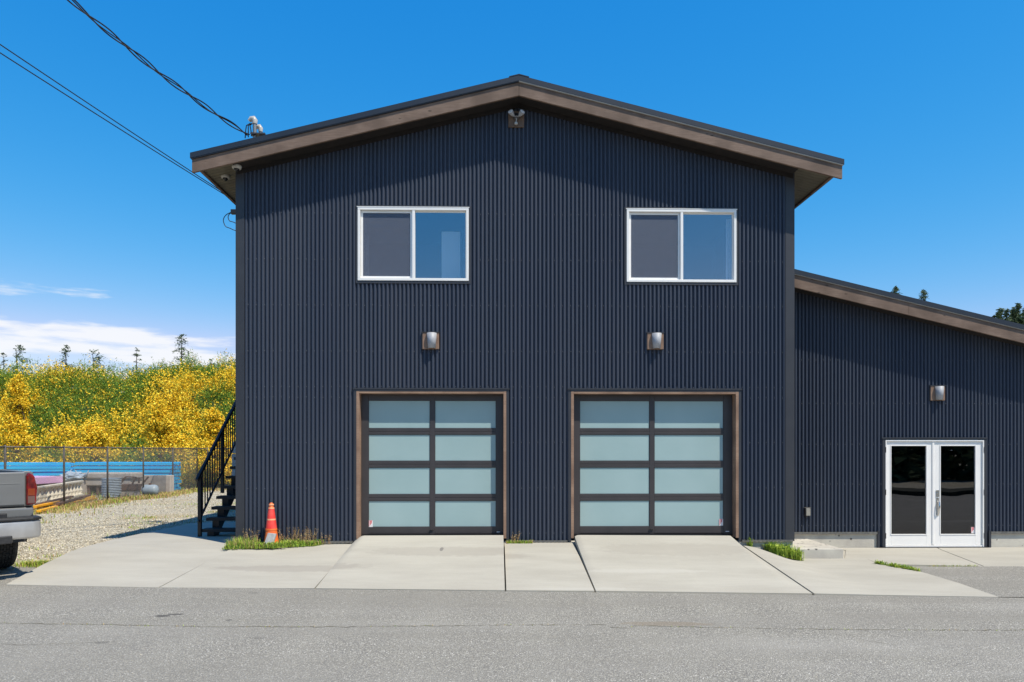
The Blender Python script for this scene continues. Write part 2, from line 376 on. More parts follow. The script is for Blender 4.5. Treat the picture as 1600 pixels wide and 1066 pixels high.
# road: front edge follows the concrete
mb = MB(); xs = [-120, -40, -12, -6.4, -4, -2, 0, 2, 4, 6.5, 12, 40, 120]
vs = [(x, (yE(x) if -12 < x < 12 else EA.y + (0.02 if x < 0 else .1)) - 0.004, zb(x) + 0.0) for x in xs] + [(x, -14.5, zb(x)) for x in xs]
n = len(xs); mb.add(vs, [(i, i + n, i + n + 1, i + 1) for i in range(n - 1)]); kind(mb.build('road', m_asphalt))
# asphalt turn-outs left (under the pickup) and right (towards the glass doors)
def poly_sheet(name, pts, dz, m, parent=None):
    mb = MB(); mb.add([(x, y, zb(x) + dz) for x, y in pts], [tuple(range(len(pts)))]); return mb.build(name, m, parent)
pl = [G(93, 889, 0), G(40, 884, 0), G(-40, 878, 0)]
kind(poly_sheet('pavement', [(-30, EA.y + .016), (G(60, 903, 0).x, EA.y + .05), (pl[0].x, pl[0].y), (pl[1].x, pl[1].y), (pl[2].x, pl[2].y), (-16, pl[2].y + .6), (-30, pl[2].y + .6)], -0.008, m_asphalt))
yR = G(1520, 886, -.156).y
bnd = [G(1340, 868, -.155), G(1372, 882, -.155), G(1440, 894, -.15), G(1500, 912, -.15), G(1560, 933, -.148)]
kind(poly_sheet('pavement', [(bnd[1].x - .1, yR)] + [(p.x + .0, p.y) for p in bnd[2:]] + [(bnd[-1].x + .05, yE(bnd[-1].x)), (12, yE(11)), (30, yE(11)), (30, yR)], 0.004, m_asphalt))

# cracks of the road: narrow sunken-looking dark seams laid as thin sheets
m_crack = mat('crack_dirt', (0.12, 0.105, 0.08), rough=1, c2=(0.22, 0.20, 0.13), scale=6)
def crack(pts, w0, w1, name='road_crack'):
    mb = MB(); P = []
    for (a, b) in zip(pts[:-1], pts[1:]):
        a = Vector(a); b = Vector(b); k = max(2, int((b - a).length / .05))
        for i in range(k): P.append(a.lerp(b, i / k) + Vector((0, random.gauss(0, .009), 0)))
    P.append(Vector(pts[-1])); vs = []
    for p in P:
        w = random.uniform(w0, w1); vs += [(p.x, p.y - w / 2, zb(p.x) + .004), (p.x, p.y + w / 2, zb(p.x) + .004)]
    mb.add(vs, [(2 * i, 2 * i + 2, 2 * i + 3, 2 * i + 1) for i in range(len(P) - 1)]); return kind(mb.build(name, m_crack))
cp = [(-60, 971, 0), (120, 971, 0), (340, 972.5, 0), (560, 973, -.02), (800, 974, -.06), (945, 975, -.08), (955, 979, -.08), (984, 980, -.08), (992, 976, -.08), (1200, 981, -.1), (1400, 984, -.12), (1660, 986, -.15)]
CR = [G(*c) for c in cp]
crack([(p.x, p.y) + (0,) for p in CR], .003, .014)
crack([(p.x, p.y, 0) for p in (G(1320, 990, -.11), G(1350, 999, -.11), G(1400, 1008, -.12))], .003, .008)
crack([(p.x, p.y, 0) for p in (G(0, 1002, 0), G(40, 1003, 0), G(180, 996, 0))], .002, .006)

# ------------------------------------------------------------------ concrete apron, slab by slab
def resample(P, n):
    P = [Vector(p) for p in P]; L_ = [0]
    for a, b in zip(P[:-1], P[1:]): L_.append(L_[-1] + (b - a).length)
    o = []
    for i in range(n):
        s = L_[-1] * i / (n - 1); k = 0
        while k < len(P) - 2 and L_[k + 1] < s: k += 1
        o.append(P[k].lerp(P[k + 1], (s - L_[k]) / max(1e-6, L_[k + 1] - L_[k])))
    return o
pavement = empty('pavement', (0, 0, 0)); kind(pavement)
def slab(left, right, zfun, n=26, m=26, gap=.010):
    Lp, Rp = resample(left, n), resample(right, n); vs = []; top = []
    for a, b in zip(Lp, Rp):
        d = (b - a); ln = max(d.length, 1e-6); u = d / ln; a2 = a + u * min(gap, ln * .3); b2 = b - u * min(gap, ln * .3)
        for j in range(m):
            p = a2.lerp(b2, j / (m - 1)); vs.append((p.x, p.y, zfun(p.x, p.y)))
    k = len(vs); fs = [(i * m + j, i * m + j + 1, (i + 1) * m + j + 1, (i + 1) * m + j) for i in range(n - 1) for j in range(m - 1)]
    ring = [j for j in range(m)] + [i * m + m - 1 for i in range(1, n)] + [(n - 1) * m + j for j in range(m - 2, -1, -1)] + [i * m for i in range(n - 2, 0, -1)]
    vs += [(vs[r][0], vs[r][1], vs[r][2] - .35) for r in ring]
    q = len(ring); fs += [(ring[i], ring[(i + 1) % q], k + (i + 1) % q, k + i) for i in range(q)]
    mb = MB(); mb.add(vs, fs); o = mb.build('concrete_slab', m_conc, pavement, smooth=True, autosmooth=40); return o
def sm(t): t = min(1, max(0, t)); return t * t * (3 - 2 * t)
def v2(p): return (p.x, p.y, 0)
WL = U(372, 700, 0).x; WR = U(1237.5, 700, 0).x
G1L, G1R = U(557.5, 700, 0).x, U(791, 700, 0).x
G2L, G2R = U(892, 700, 0).x, U(1153, 700, 0).x
WINGY = 1.40
def tt(x, y, y1=0.0): return min(1, max(0, (y - yE(x)) / (y1 - yE(x))))
def hA(x, y):
    r = sm((x + 9.2) / 4.2); return zb(x) + .006 + .13 * r * tt(x, y) * (1 - .5 * sm((y - .5) / 4))
def hB(x, y): return zb(x) + .006 + (.150 + .02 * sm((x + 3.2) / .9)) * tt(x, y)
def hG(a, b, side):
    def f(x, y):
        t = tt(x, y); z0 = zb(x); jx = J5[0][0] + (J5[1][0] - J5[0][0]) * min(1, max(0, (y - J5[0][1]) / (J5[1][1] - J5[0][1])))
        k = sm((x - (a - .10)) / .22) * (1 - sm((x - (jx - .21)) / .18) if side == 'r' else 1)
        lo = .14 if side == 'l' else (.14 if x < (a + b) / 2 else .09)
        return z0 + .006 + t * (lo - z0) + k * (0.262 - lo) * (1 - (1 - t) ** 1.0) ** 1.0 * t ** .35
    return f
def hD(x, y): return zb(x) + .006 + tt(x, y) * (.135 - zb(x))
XS0 = U(1160, 850, 0).x; XS1 = G(1252, 877, -.15).x
def hF(x, y):
    k = sm((x - XS0) / (XS1 - XS0)); t = tt(x, y, 0 if k < .01 else -.15 * k); top = .09 * (1 - k) + (-.152) * k
    return zb(x) + .006 + t * (top - zb(x))
yb = -.035
J0 = [v2(G(8, 913.7, 0)), v2(G(65, 888, 0)), v2(G(110, 868, .01)), v2(G(175, 850, .01)), v2(G(240, 833, .02)), v2(G(300, 818, .03)), (-6.1, 4.5, 0)]
J1 = [v2(G(248, 915.3, 0)), (WL + .02, yb, 0), (WL + .02, 4.5, 0)]
J1b = [v2(G(248, 915.3, 0)), (WL + .02, yb, 0)]
J2 = [v2(G(492, 917.5, -.03)), (G1L - .04, yb, 0)]
J3 = [v2(G(790, 921, -.06)), (U(787.5, 840, yb).x, yb, 0)]
J4 = [v2(G(930, 923, -.08)), (U(897, 838, yb).x, yb, 0)]
J5 = [v2(G(1270, 928, -.12)), (U(1160, 852, -.1).x, -.1, 0)]
J6 = [v2(G(1560, 933, -.148)), v2(G(1500, 912, -.15)), v2(G(1440, 894, -.15)), v2(G(1372, 882, -.155)), v2(G(1322, 859.5, -.154))]
# slab A is split where its right border turns the corner of the building
def split(J, yc):
    P = resample(J, 60); a = [p for p in P if p.y <= yc]; b = [p for p in P if p.y > yc]; b = [a[-1]] + b
    return [tuple(p) for p in a], [tuple(p) for p in b]
J0a, J0b = split(J0, yb)
slab(J0a, J1b, hA, m=40); slab(J0b, [(WL + .02, yb, 0), (WL + .02, 4.5, 0)], hA, m=40)
slab(J1b, J2, hB); slab(J2, J3, hG(G1L, G1R, 'l'), n=34, m=60); slab(J3, J4, hD, m=12)
slab(J4, J5, hG(G2L, G2R, 'r'), n=34, m=60)
# last slab: bounded by its joint, the grass wedge, the step and the turn-out
backF = [(J5[1][0], -.1, 0), v2(G(1205, 866, -.03)), v2(G(1252, 877, -.15)), (XS1 + .05, .0, 0), (U(1320, 860, .02).x, .02, 0), v2(G(1322, 859.5, -.154))]
frontF = [(J5[0]), v2(G(1560, 933, -.148))]
sideL = J5; Jr = J6
# transfinite: rows run from the front edge to the back edge
A_ = resample(frontF, 40); B_ = resample(backF, 40); n_ = 24
rowsL = []
def slabF():
    Lc, Rc = resample(J5, n_), resample(J6, n_); vs = []
    for i in range(n_):
        v = i / (n_ - 1)
        for j in range(40):
            u = j / 39
            p = A_[j] * (1 - v) + B_[j] * v + Lc[i] * (1 - u) + Rc[i] * u - (A_[0] * (1 - u) * (1 - v) + A_[-1] * u * (1 - v) + B_[0] * (1 - u) * v + B_[-1] * u * v)
            if j == 0: p = p + Vector((.020, 0, 0))
            vs.append((p.x, p.y, hF(p.x, p.y)))
    fs = [(i * 40 + j, i * 40 + j + 1, (i + 1) * 40 + j + 1, (i + 1) * 40 + j) for i in range(n_ - 1) for j in range(39)]
    m = 40; n = n_; k = len(vs)
    ring = [j for j in range(m)] + [i * m + m - 1 for i in range(1, n)] + [(n - 1) * m + j for j in range(m - 2, -1, -1)] + [i * m for i in range(n - 2, 0, -1)]
    vs += [(vs[r][0], vs[r][1], vs[r][2] - .3) for r in ring]; q = len(ring); fs += [(ring[i], ring[(i + 1) % q], k + (i + 1) % q, k + i) for i in range(q)]
    mb = MB(); mb.add(vs, fs); mb.build('concrete_slab', m_conc, pavement, smooth=True, autosmooth=40)
slabF()
# pad in front of the glass doors, two slabs
xr = U(1600, 700, WINGY).x + 4
padz = lambda x, y: -.150
slab([v2(G(1372, 881.0, -.15)), v2(G(1322, 860, -.15)), (U(1300, 857, WINGY - .02).x, WINGY - .02, 0)], [v2(G(1537, 885, -.15)), v2(G(1469, 858.5, -.15)), (U(1464, 857, WINGY - .02).x, WINGY - .02, 0)], padz, n=14, m=12)
slab([v2(G(1537, 885, -.15)), v2(G(1469, 858.5, -.15)), (U(1464, 857, WINGY - .02).x, WINGY - .02, 0)], [(xr, yR, 0), (xr, .6, 0), (xr, WINGY - .02, 0)], padz, n=14, m=12)
sxe = U(1318, 870, 0).x
slab([(sxe - .05, -.02, 0), (sxe - .05, WINGY - .03, 0)], [(sxe + .25, -.02, 0), (sxe + .75, WINGY - .03, 0)], lambda x, y: -.160, n=4, m=4)
# raised step in the corner
sx0, sx1 = WR + .0, U(1318, 870, 0).x
mb = MB(); mb.prism([(sx0, -.40), (sx1, -.40), (sx1, .017), (sx0, .017)], .0, WINGY - .01)
o = mb.build('concrete_step', m_foundation, bevel=.012); tag(o, 'low raised concrete step in the corner where the lean-to wing meets the tall gable front', 'step')

# ------------------------------------------------------------------ main building
def uz(py, y=0, px=800): return U(px, py, y).z
PITCH = (U(1000, 500, 0).x - U(600, 500, 0).x) / 62.4
def prof_(a):
    return math.tanh(2.1 * (math.cos(a) + .30)) / .99
def siding(parent, xa, xb, y0, zbot, ztop, openings, pitch, ribs, screws, phase=0.0):
    """corrugated sheets side by side, each its own part, with the openings left free"""
    w = ribs * pitch; x = xa; k = 0; A = .0185
    while x < xb - 1e-4:
        x2 = min(x + w, xb); cuts = set()
        nseg = max(1, int(round((x2 - x) / (pitch / 14)))); xs = [x + (x2 - x) * i / nseg for i in range(nseg + 1)]
        for o in openings:
            for e in (o[0], o[1]):
                if x + 1e-4 < e < x2 - 1e-4: cuts.add(e)
        xs = sorted(set(xs) | cuts); off = .0015 * (k % 2) + random.uniform(0, .0012); mb = MB(); D = {}
        def vid(i, z):
            key = (i, round(z, 5))
            if key not in D:
                D[key] = len(mb.v); xx = xs[i]
                mb.v.append((xx, y0 - A - off - A * prof_(2 * PI * (xx - xa + phase) / pitch), z))
            return D[key]
        for i in range(len(xs) - 1):
            mid = (xs[i] + xs[i + 1]) / 2; b0 = zbot(mid) if callable(zbot) else zbot
            spans = [(b0, None)]
            for (ox0, ox1, oz0, oz1) in sorted([o for o in openings if o[0] < mid < o[1]], key=lambda o: o[2]):
                lo, hi = spans.pop()
                if oz0 > lo + .001: spans.append((lo, oz0))
                spans.append((oz1, None))
            for lo, hi in spans:
                zl, zr = (ztop(xs[i]), ztop(xs[i + 1])) if hi is None else (hi, hi)
                if min(zl, zr) <= lo: continue
                # one split so that long thin quads stay well shaped
                mb.f.append((vid(i, lo), vid(i + 1, lo), vid(i + 1, zr), vid(i, zl))); mb.m.append(0)
        mb.build('siding_sheet', m_siding, parent, smooth=True, fixn=False)
        x = x2; k += 1
    # fastener heads on every second rib
    sb = MB(); nr = int((xb - xa) / pitch)
    for r in range(0, nr, 2):
        xx = xa + (r + .5) * pitch - phase
        for z in screws:
            if z > ztop(xx) - .05 or z < (zbot(xx) if callable(zbot) else zbot): continue
            if any(o[0] - .05 < xx < o[1] + .05 and o[2] - .03 < z < o[3] + .03 for o in openings): continue
            zz = z + random.uniform(-.006, .006); c = Vector((xx + random.uniform(-.004, .004), y0 - 2 * A - .003, zz)); rr = .0078
            sb.add([c + Vector((rr * math.cos(a), 0, rr * math.sin(a))) for a in [i * PI / 3 for i in range(6)]] + [c + Vector((0, -.005, 0))],
                   [(i, (i + 1) % 6, 6) for i in range(6)])
    o = sb.build('fastener', m_screw, parent); o['kind'] = 'stuff'

SL = .25
yF = -.39
ax = U(810, 149, yF); XC = (WL + WR) / 2 + .015
RB0 = ax.z            # underside of the rake board at the ridge
eL = U(300, 271, yF).x; eR = U(1316, 278, yF).x
SLL = (RB0 - U(300, 271, yF).z) / (XC - eL); SLR = (RB0 - U(1316, 278, yF).z) / (eR - XC)
SL = (SLL + SLR) / 2
FH = .212
def rake(x): return RB0 - SL * abs(x - XC)
DEPTH = 15.0
H = empty('building', (0, 0, 0), label='two-storey charcoal corrugated-steel garage building with a low gable roof and brown wood fascia', cat='building')
wz0 = uz(844.5)
z_top = lambda x: rake(x) + FH - .03
gtop = uz(612)
wins = [(U(559.5, 325, 0), U(732.5, 440, 0)), (U(978.5, 328, 0), U(1149.5, 442.3, 0))]
ops = [(a.x - .015, b.x + .015, b.z - .03, a.z + .02) for a, b in wins]
ops += [(G1L - .02, G1R + .02, -1, gtop + .03), (G2L - .02, G2R + .02, -1, gtop + .03)]
srows = [uz(p) for p in (336, 407.5, 478.5, 550, 621.5, 691.5, 762.5, 833)] + [ops[2][3] + .045]
siding(H, WL, WR, .011, wz0, z_top, ops, PITCH, 13, srows)
# corner trims
t = MB(); t.box(WL - .028, WL + .115, -.036, -.024, wz0 - .02, z_top(WL)); t.box(WL - .028, WL - .016, -.024, .14, wz0 - .02, z_top(WL) - .02); t.build('corner_trim', m_trim, H)
t = MB(); t.box(WR - .125, WR + .028, -.036, -.024, wz0 - .02, z_top(WR)); t.box(WR + .016, WR + .028, -.024, .14, wz0 - .02, z_top(WR) - .02); t.build('corner_trim', m_trim, H)
# base flashing between the doors
for a, b in ((WL, G1L - .06), (G1R + .06, G2L - .06), (G2R + .06, WR)):
    t = MB(); t.box(a, b, -.045, -.0235, wz0 - .028, wz0 + .001); t.build('base_flashing', m_flash, H)
# foundation
t = MB(); t.box(WL + .01, WR + .01, -.008, .20, -.6, wz0 - .03); t.build('foundation', m_foundation, H)
# side and back walls (corrugated as well)
def side_wall(x, nx, name='side_wall'):
    mb = MB(); A = .0115; n = int(DEPTH / PITCH * 4)
    for i in range(n + 1):
        y = .02 + (DEPTH - .02) * i / n; xx = x + nx * (A - A * math.cos(2 * PI * y / PITCH))
        mb.v += [(xx, y, wz0), (xx, y, z_top(x) + .02)]
    mb.f = [(2 * i, 2 * i + 2, 2 * i + 3, 2 * i + 1) for i in range(n)]; mb.m = [0] * n
    mb.build(name, m_siding, H, smooth=True)
side_wall(WL, -1); side_wall(WR, 1)
t = MB(); t.add([(WL, DEPTH, -.3), (WR, DEPTH, -.3), (WR, DEPTH, z_top(WR)), (XC, DEPTH, z_top(XC)), (WL, DEPTH, z_top(WL))], [(0, 1, 2, 3, 4)]); t.build('back_wall', m_siding, H)
for fx in (WL, WR - .2):
    t = MB(); t.box(fx, fx + .2, .2, DEPTH, -.4, wz0 - .002); t.build('foundation', m_foundation, H)
# floors inside
t = MB(); t.box(WL + .03, WR - .03, .22, DEPTH - .1, uz(540), uz(540) + .2); t.build('floor', m_room, H)
t = MB(); t.box(WL + .03, WR - .03, .35, DEPTH - .1, .05, .24); t.build('floor', m_room, H)
t = MB(); t.box(WL + .03, WR - .03, 4.2, 4.3, .24, uz(270)); t.build('inner_wall', m_room, H)
# roof: two steel panels with a square edge, ridge cap
for s in (-1, 1):
    xe = eL - .02 if s < 0 else eR + .02
    z1 = lambda x: rake(x) + FH + .012
    t = MB(); t.prism([(XC, z1(XC)), (xe, z1(xe)), (xe, z1(xe) + .085), (XC, z1(XC) + .085)], yF - .03, DEPTH + .35); t.build('roof_panel', m_roof, H)
    # standing ribs on top
    t = MB(); 
    yy = .2
    while yy < DEPTH:
        t.prism([(XC + s * .12, z1(XC + s * .12) + .086), (xe, z1(xe) + .086), (xe, z1(xe) + .108), (XC + s * .12, z1(XC + s * .12) + .108)], yy, yy + .03); yy += .3
    t.build('roof_rib', m_roof, H)
    # light drip line and dark reveal under the metal
    t = MB(); t.prism([(XC, rake(XC) + FH), (xe - s * .01, rake(xe) + FH), (xe - s * .01, rake(xe) + FH + .011), (XC, rake(XC) + FH + .011)], yF - .024, yF + .02); t.build('drip_edge', m_drip if s > 0 else m_trim, H)
    # rake board, plumb cut at the end
    x0, x1 = (XC + s * .002), xe + (-s) * .02
    t = MB(); t.prism([(x0, rake(x0)), (x1, rake(x1)), (x1, rake(x1) + FH - .006), (x0, rake(x0) + FH - .006)], yF, yF + .04); t.build('rake_board', m_fascia, H)
    # soffit under the rake overhang, its shade put into the colour
    t = MB(); wx = WL if s < 0 else WR
    t.prism([(XC, rake(XC) + .04), (wx, rake(wx) + .04), (wx, rake(wx) + .06), (XC, rake(XC) + .06)], yF + .041, -.001); t.build('soffit', m_soffit_shade, H)
    t = MB(); t.prism([(XC, rake(XC) - .035), (wx, rake(wx) - .035), (wx, rake(wx) + .038), (XC, rake(XC) + .038)], -.04, -.027); t.build('frieze_trim', m_soffit_shade, H)  # frieze coloured dark to stand in for shade below the rake
    # eave soffit of grooved boards and its narrow fascia
    t = MB(); yy = yF + .045; u0, u1 = wx + s * .03, xe - s * .06
    while yy < DEPTH:
        zz = lambda x: rake(x) + FH - .05
        t.prism([(u0, zz(u0)), (u1, zz(u1)), (u1, zz(u1) + .02), (u0, zz(u0) + .02)], yy, yy + .088)
        t.prism([(u0, zz(u0) + .014), (u1, zz(u1) + .014), (u1, zz(u1) + .024), (u0, zz(u0) + .024)], yy + .0885, yy + .0995); yy += .1
    o = t.build('eave_soffit', m_soffit, H); o['kind'] = 'stuff'
    t = MB(); a = xe - s * .058; b = xe - s * .022
    t.prism([(a, rake(a) + FH - .085), (b, rake(b) + FH - .085), (b, rake(b) + FH + .008), (a, rake(a) + FH + .008)], yF + .045, DEPTH + .3); t.build('eave_fascia', m_fascia, H)
t = MB(); zr = rake(XC) + FH + .097
t.prism([(XC - .16, zr - .035), (XC, zr + .004), (XC + .16, zr - .035), (XC + .16, zr - .022), (XC, zr + .018), (XC - .16, zr - .022)], yF - .034, DEPTH + .36); t.build('ridge_cap', m_roof, H)

# upper windows
def p_sticker(parent, x, y, z, w, h):
    mb = MB(); mb.box(x, x + w, y, y + .001, z, z + h); st = mb.build('sticker', m_paper, parent)
    # red letter P
    a, b = x + w * .30, x + w * .74; z0, z1 = z + h * .28, z + h * .86; y1 = y - .0008; k = MB()
    k.box(a, a + w * .15, y1, y - .0001, z0, z1); k.box(a + w * .151, b, y1, y - .0001, z1 - h * .11, z1)
    k.box(b - w * .13, b, y1, y - .0001, z0 + h * .24, z1 - h * .111); k.box(a + w * .151, b - w * .131, y1, y - .0001, z0 + h * .24, z0 + h * .34)
    k.box(x + w * .04, x + w * .13, y1, y - .0001, z + h * .1, z + h * .95); k.box(x + w * .131, x + w * .9, y1, y - .0001, z + h * .90, z + h * .97)
    for i, m_ in enumerate((0,)): pass
    me = k.build('sticker', m_red, parent)
def window(a, b, name_sash=True):
    x0, x1, z1, z0 = a.x, b.x, a.z, b.z; fw = .042; xm = x0 + (x1 - x0) * .5
    wnd = MB(); yf, yb_ = -.045, .06
    wnd.box(x0, x1, yf, yb_, z0, z0 + fw); wnd.box(x0, x1, yf, yb_, z1 - fw, z1); wnd.box(x0, x0 + fw, yf, yb_, z0 + fw, z1 - fw); wnd.box(x1 - fw, x1, yf, yb_, z0 + fw, z1 - fw)
    wnd.box(xm - .018, xm + .026, yf + .004, yb_, z0 + fw, z1 - fw)
    w = wnd.build('window', m_white, H, bevel=.004)
    ln = MB(); ln.box(x0 - .012, x1 + .012, yf - .004, -.025, z1 + .001, z1 + .012); ln.build('window_drip_cap', m_white, w)
    # left: sliding sash set deeper, with insect screen
    s = MB(); a0, a1, c0, c1 = x0 + fw + .004, xm - .020, z0 + fw + .004, z1 - fw - .004; q = .034
    s.box(a0, a1, .0, .03, c0, c0 + q); s.box(a0, a1, .0, .03, c1 - q, c1); s.box(a0, a0 + q, .0, .03, c0 + q, c1 - q); s.box(a1 - q, a1, .0, .03, c0 + q, c1 - q)
    s.build('sash', m_white, w, bevel=.003)
    s = MB(); s.box(a0 + q, a1 - q, .004, .006, c0 + q, c1 - q); s.build('screen', m_screen_t, w)
    s = MB(); s.box(a0 + q, a1 - q, .016, .019, c0 + q, c1 - q); s.build('pane', m_glass, w)
    b0, b1 = xm + .027, x1 - fw - .001; s = MB()
    s.box(b0, b1, .012, .03, z1 - fw - .022, z1 - fw - .001); s.box(b1 - .016, b1, .012, .03, z0 + fw + .002, z1 - fw - .023); s.build('glazing_bead', m_white, w)
    s = MB(); s.box(b0, b1 - .017, .016, .020, z0 + fw + .001, z1 - fw - .023); s.build('pane', m_glass, w)
    # steel surround
    t = MB(); e = .034
    t.box(x0 - e, x1 + e, -.034, -.0235, z0 - .045, z0 - .002); t.box(x0 - e, x0 - .002, -.034, -.0235, z0 - .001, z1 + .013); t.box(x1 + .002, x1 + e, -.034, -.0235, z0 - .001, z1 + .013); t.box(x0 - e, x1 + e, -.034, -.0235, z1 + .014, z1 + .035)
    t.build('window_trim', m_trim, H)
    return w
def screen_mat():
    m = bpy.data.materials.new('insect_screen'); m.use_nodes = True; t = m.node_tree; b = t.nodes['Principled BSDF']; b.inputs['Base Color'].default_value = (.12, .14, .19, 1); b.inputs['Roughness'].default_value = .6
    o = t.nodes['Material Output']; mx = t.nodes.new('ShaderNodeMixShader'); tr = t.nodes.new('ShaderNodeBsdfTransparent')
    nz = t.nodes.new('ShaderNodeTexNoise'); nz.inputs['Scale'].default_value = 3; co = t.nodes.new('ShaderNodeTexCoord'); mp_ = t.nodes.new('ShaderNodeMapping'); mp_.inputs['Scale'].default_value = (1, 1, 6)
    t.links.new(co.outputs['Object'], mp_.inputs[0]); t.links.new(mp_.outputs[0], nz.inputs['Vector'])
    mr = t.nodes.new('ShaderNodeMapRange'); mr.inputs[1].default_value = .3; mr.inputs[2].default_value = .7; mr.inputs[3].default_value = .48; mr.inputs[4].default_value = .58
    t.links.new(nz.outputs[0], mr.inputs[0]); t.links.new(mr.outputs[0], mx.inputs[0]); t.links.new(tr.outputs[0], mx.inputs[1]); t.links.new(b.outputs[0], mx.inputs[2]); t.links.new(mx.outputs[0], o.inputs[0])
    return m
m_screen_t = screen_mat()
w1 = window(*wins[0]); w2 = window(*wins[1])
# things seen through the upper panes
t = MB(); a = U(690, 362, .45); t.box(a.x, U(719, 362, .45).x, .45, .9, uz(500), a.z); o = t.build('cabinet', m_wardrobe); tag(o, 'tall pale cabinet seen through the right pane of the left upper window', 'cabinet')
t = MB(); xx0 = U(1133, 400, .2).x; 
for k in range(5): t.prism([(xx0 + k * .028, uz(455)), (xx0 + k * .028 + .02, uz(455)), (xx0 + k * .028 + .026, uz(335)), (xx0 + k * .028 + .010, uz(335))], .16 + .01 * (k % 2), .175 + .01 * (k % 2))
o = t.build('curtain', m_curtain); tag(o, 'narrow pale curtain drawn to the right edge of the right upper window', 'curtain')
t = MB(); xx0 = U(570, 400, .2).x
for k in range(3): t.prism([(xx0 + k * .03, uz(455)), (xx0 + k * .03 + .022, uz(455)), (xx0 + k * .025 + .01, uz(365)), (xx0 + k * .025 - .005, uz(365))], .16 + .01 * (k % 2), .175 + .01 * (k % 2))
o = t.build('curtain', m_curtain); tag(o, 'thin pale curtain edge at the left side of the left upper window', 'curtain')

# garage doors
def garage(xl, xr_, px_l, px_r, px_m, sticker, name):
    # wood casing round the reveal
    zt = gtop; zbm = .262; cw = .045; yd = .143
    t = MB(); t.box(xl, xl + cw, -.038, yd + .03, zbm - .05, zt); t.build('jamb', m_jamb, H)
    t = MB(); t.box(xr_ - cw, xr_, -.038, yd + .03, zbm - .05, zt); t.build('jamb', m_jamb, H)
    t = MB(); t.box(xl + cw + .001, xr_ - cw - .001, -.036, yd + .03, zt - .034, zt); t.build('lintel', m_jamb, H)
    t = MB(); e = .045; t.box(xl - e, xl - .001, -.034, -.0235, zbm - .1, zt + .03); t.box(xr_ + .001, xr_ + e, -.034, -.0235, zbm - .1, zt + .03); t.box(xl - e - .012, xr_ + e + .012, -.048, -.0235, zt + .0305, zt + .055); t.box(xl, xr_, -.040, -.0235, zt + .001, zt + .03); t.build('door_trim', m_trim, H)
    # door rails and stiles (glass bays are separate panes)
    x0, x1 = xl + cw + .001, xr_ - cw - .001
    ya = yd; g = lambda px: U(px, 700, ya).x; z = lambda py: U(680, py, ya).z
    bays = [(626, 669.5), (679, 720.5), (730.5, 772.5), (782.5, 823.5)]
    d = MB(); cols = [(g(px_l), g(px_m[0])), (g(px_m[1]), g(px_r))]
    rows = [(z(b), z(a)) for a, b in bays]
    d.box(x0, cols[0][0], ya, ya + .05, zbm, z(600)); d.box(cols[1][1], x1, ya, ya + .05, zbm, z(600)); d.box(cols[0][1], cols[1][0], ya, ya + .05, zbm + .001, z(601))
    for (c0, c1) in cols:
        prev = zbm + .008
        for (r0, r1) in reversed(rows):
            # two meeting rails with a fine groove between sections
            if prev < zbm + .01: d.box(c0 + .0005, c1 - .0005, ya + .001, ya + .049, prev, r0)
            else:
                mid = (prev + r0) / 2; d.box(c0 + .0005, c1 - .0005, ya + .001, ya + .049, prev, mid - .003); d.box(c0 + .0005, c1 - .0005, ya + .006, ya + .048, mid - .003, mid + .003); d.box(c0 + .0005, c1 - .0005, ya + .001, ya + .049, mid + .003, r0)
            prev = r1
        d.box(c0 + .0005, c1 - .0005, ya + .001, ya + .049, prev, z(602))
    door = d.build('garage_door', m_gframe, H, bevel=.003)
    for (c0, c1) in cols:
        for (r0, r1) in rows:
            pn = MB(); pn.box(c0, c1, ya + .016, ya + .022, r0, r1); pn.build('pane', m_frost, door)
            bd = MB(); q = .007; bd.box(c0, c1, ya + .009, ya + .0155, r1 - q, r1); bd.box(c0, c1, ya + .009, ya + .0155, r0, r0 + q); bd.box(c0, c0 + q, ya + .009, ya + .0155, r0 + q, r1 - q); bd.box(c1 - q, c1, ya + .009, ya + .0155, r0 + q, r1 - q); bd.build('glazing_bead', m_gframe, door)
    t = MB(); t.box(x0, x1, ya - .004, ya + .045, zbm - .03, zbm - .001); t.build('bottom_seal', m_cable, door)
    t = MB(); t.box(x1 - .115, x1 - .055, ya - .003, ya - .0005, zbm + .030, zbm + .042); t.build('maker_plate', m_paper, door)
    hd = MB(); hd.box((cols[0][1] + cols[1][0]) / 2 - .045, (cols[0][1] + cols[1][0]) / 2 + .02, ya - .022, ya - .001, zbm + .075, zbm + .088); hd.build('lift_handle', m_gframe, door)
    sx, sz0, sz1 = sticker; p_sticker(door, g(sx), ya + .0075, z(sz1), .066, z(sz0) - z(sz1))
garage(G1L, G1R, 575.8, 775, (671.8, 679.5), (576.2, 813, 823.4), 'left')
garage(G2L, G2R, 906, 1130.5, (1015, 1022.5), (1124.0, 812, 822.5), 'right')

# ------------------------------------------------------------------ wing
def wz(py, px=1400, y=WINGY): return U(px, py, y).z
WG = empty('building', (WR, WINGY, 0), label='single-storey charcoal lean-to wing with a sloping roof and white double glass doors', cat='building')
class Sub:  # children keep world coordinates
    pass
WG.location = (0, 0, 0)
WX0 = WR + .03; WX1 = WR + 9.5
yFW = WINGY - .40
ra = U(1240, 448.5, yFW); rb = U(1600, 536, yFW)
SLW = (ra.z - rb.z) / (rb.x - ra.x)
def rakeW(x): return ra.z - SLW * (x - ra.x)
FHW = .225
wb = wz(831); wzt = lambda x: rakeW(x) + FHW - .03
dx0, dx1 = U(1382, 700, WINGY).x, U(1535.5, 700, WINGY).x; dtop = wz(687.5, 1460); dbot = wz(854.5, 1460)
stx0, stx1 = U(1370, 800, WINGY).x, U(1545, 800, WINGY).x
PW = (U(1500, 600, WINGY).x - U(1300, 600, WINGY).x) / (200 / 5.62)
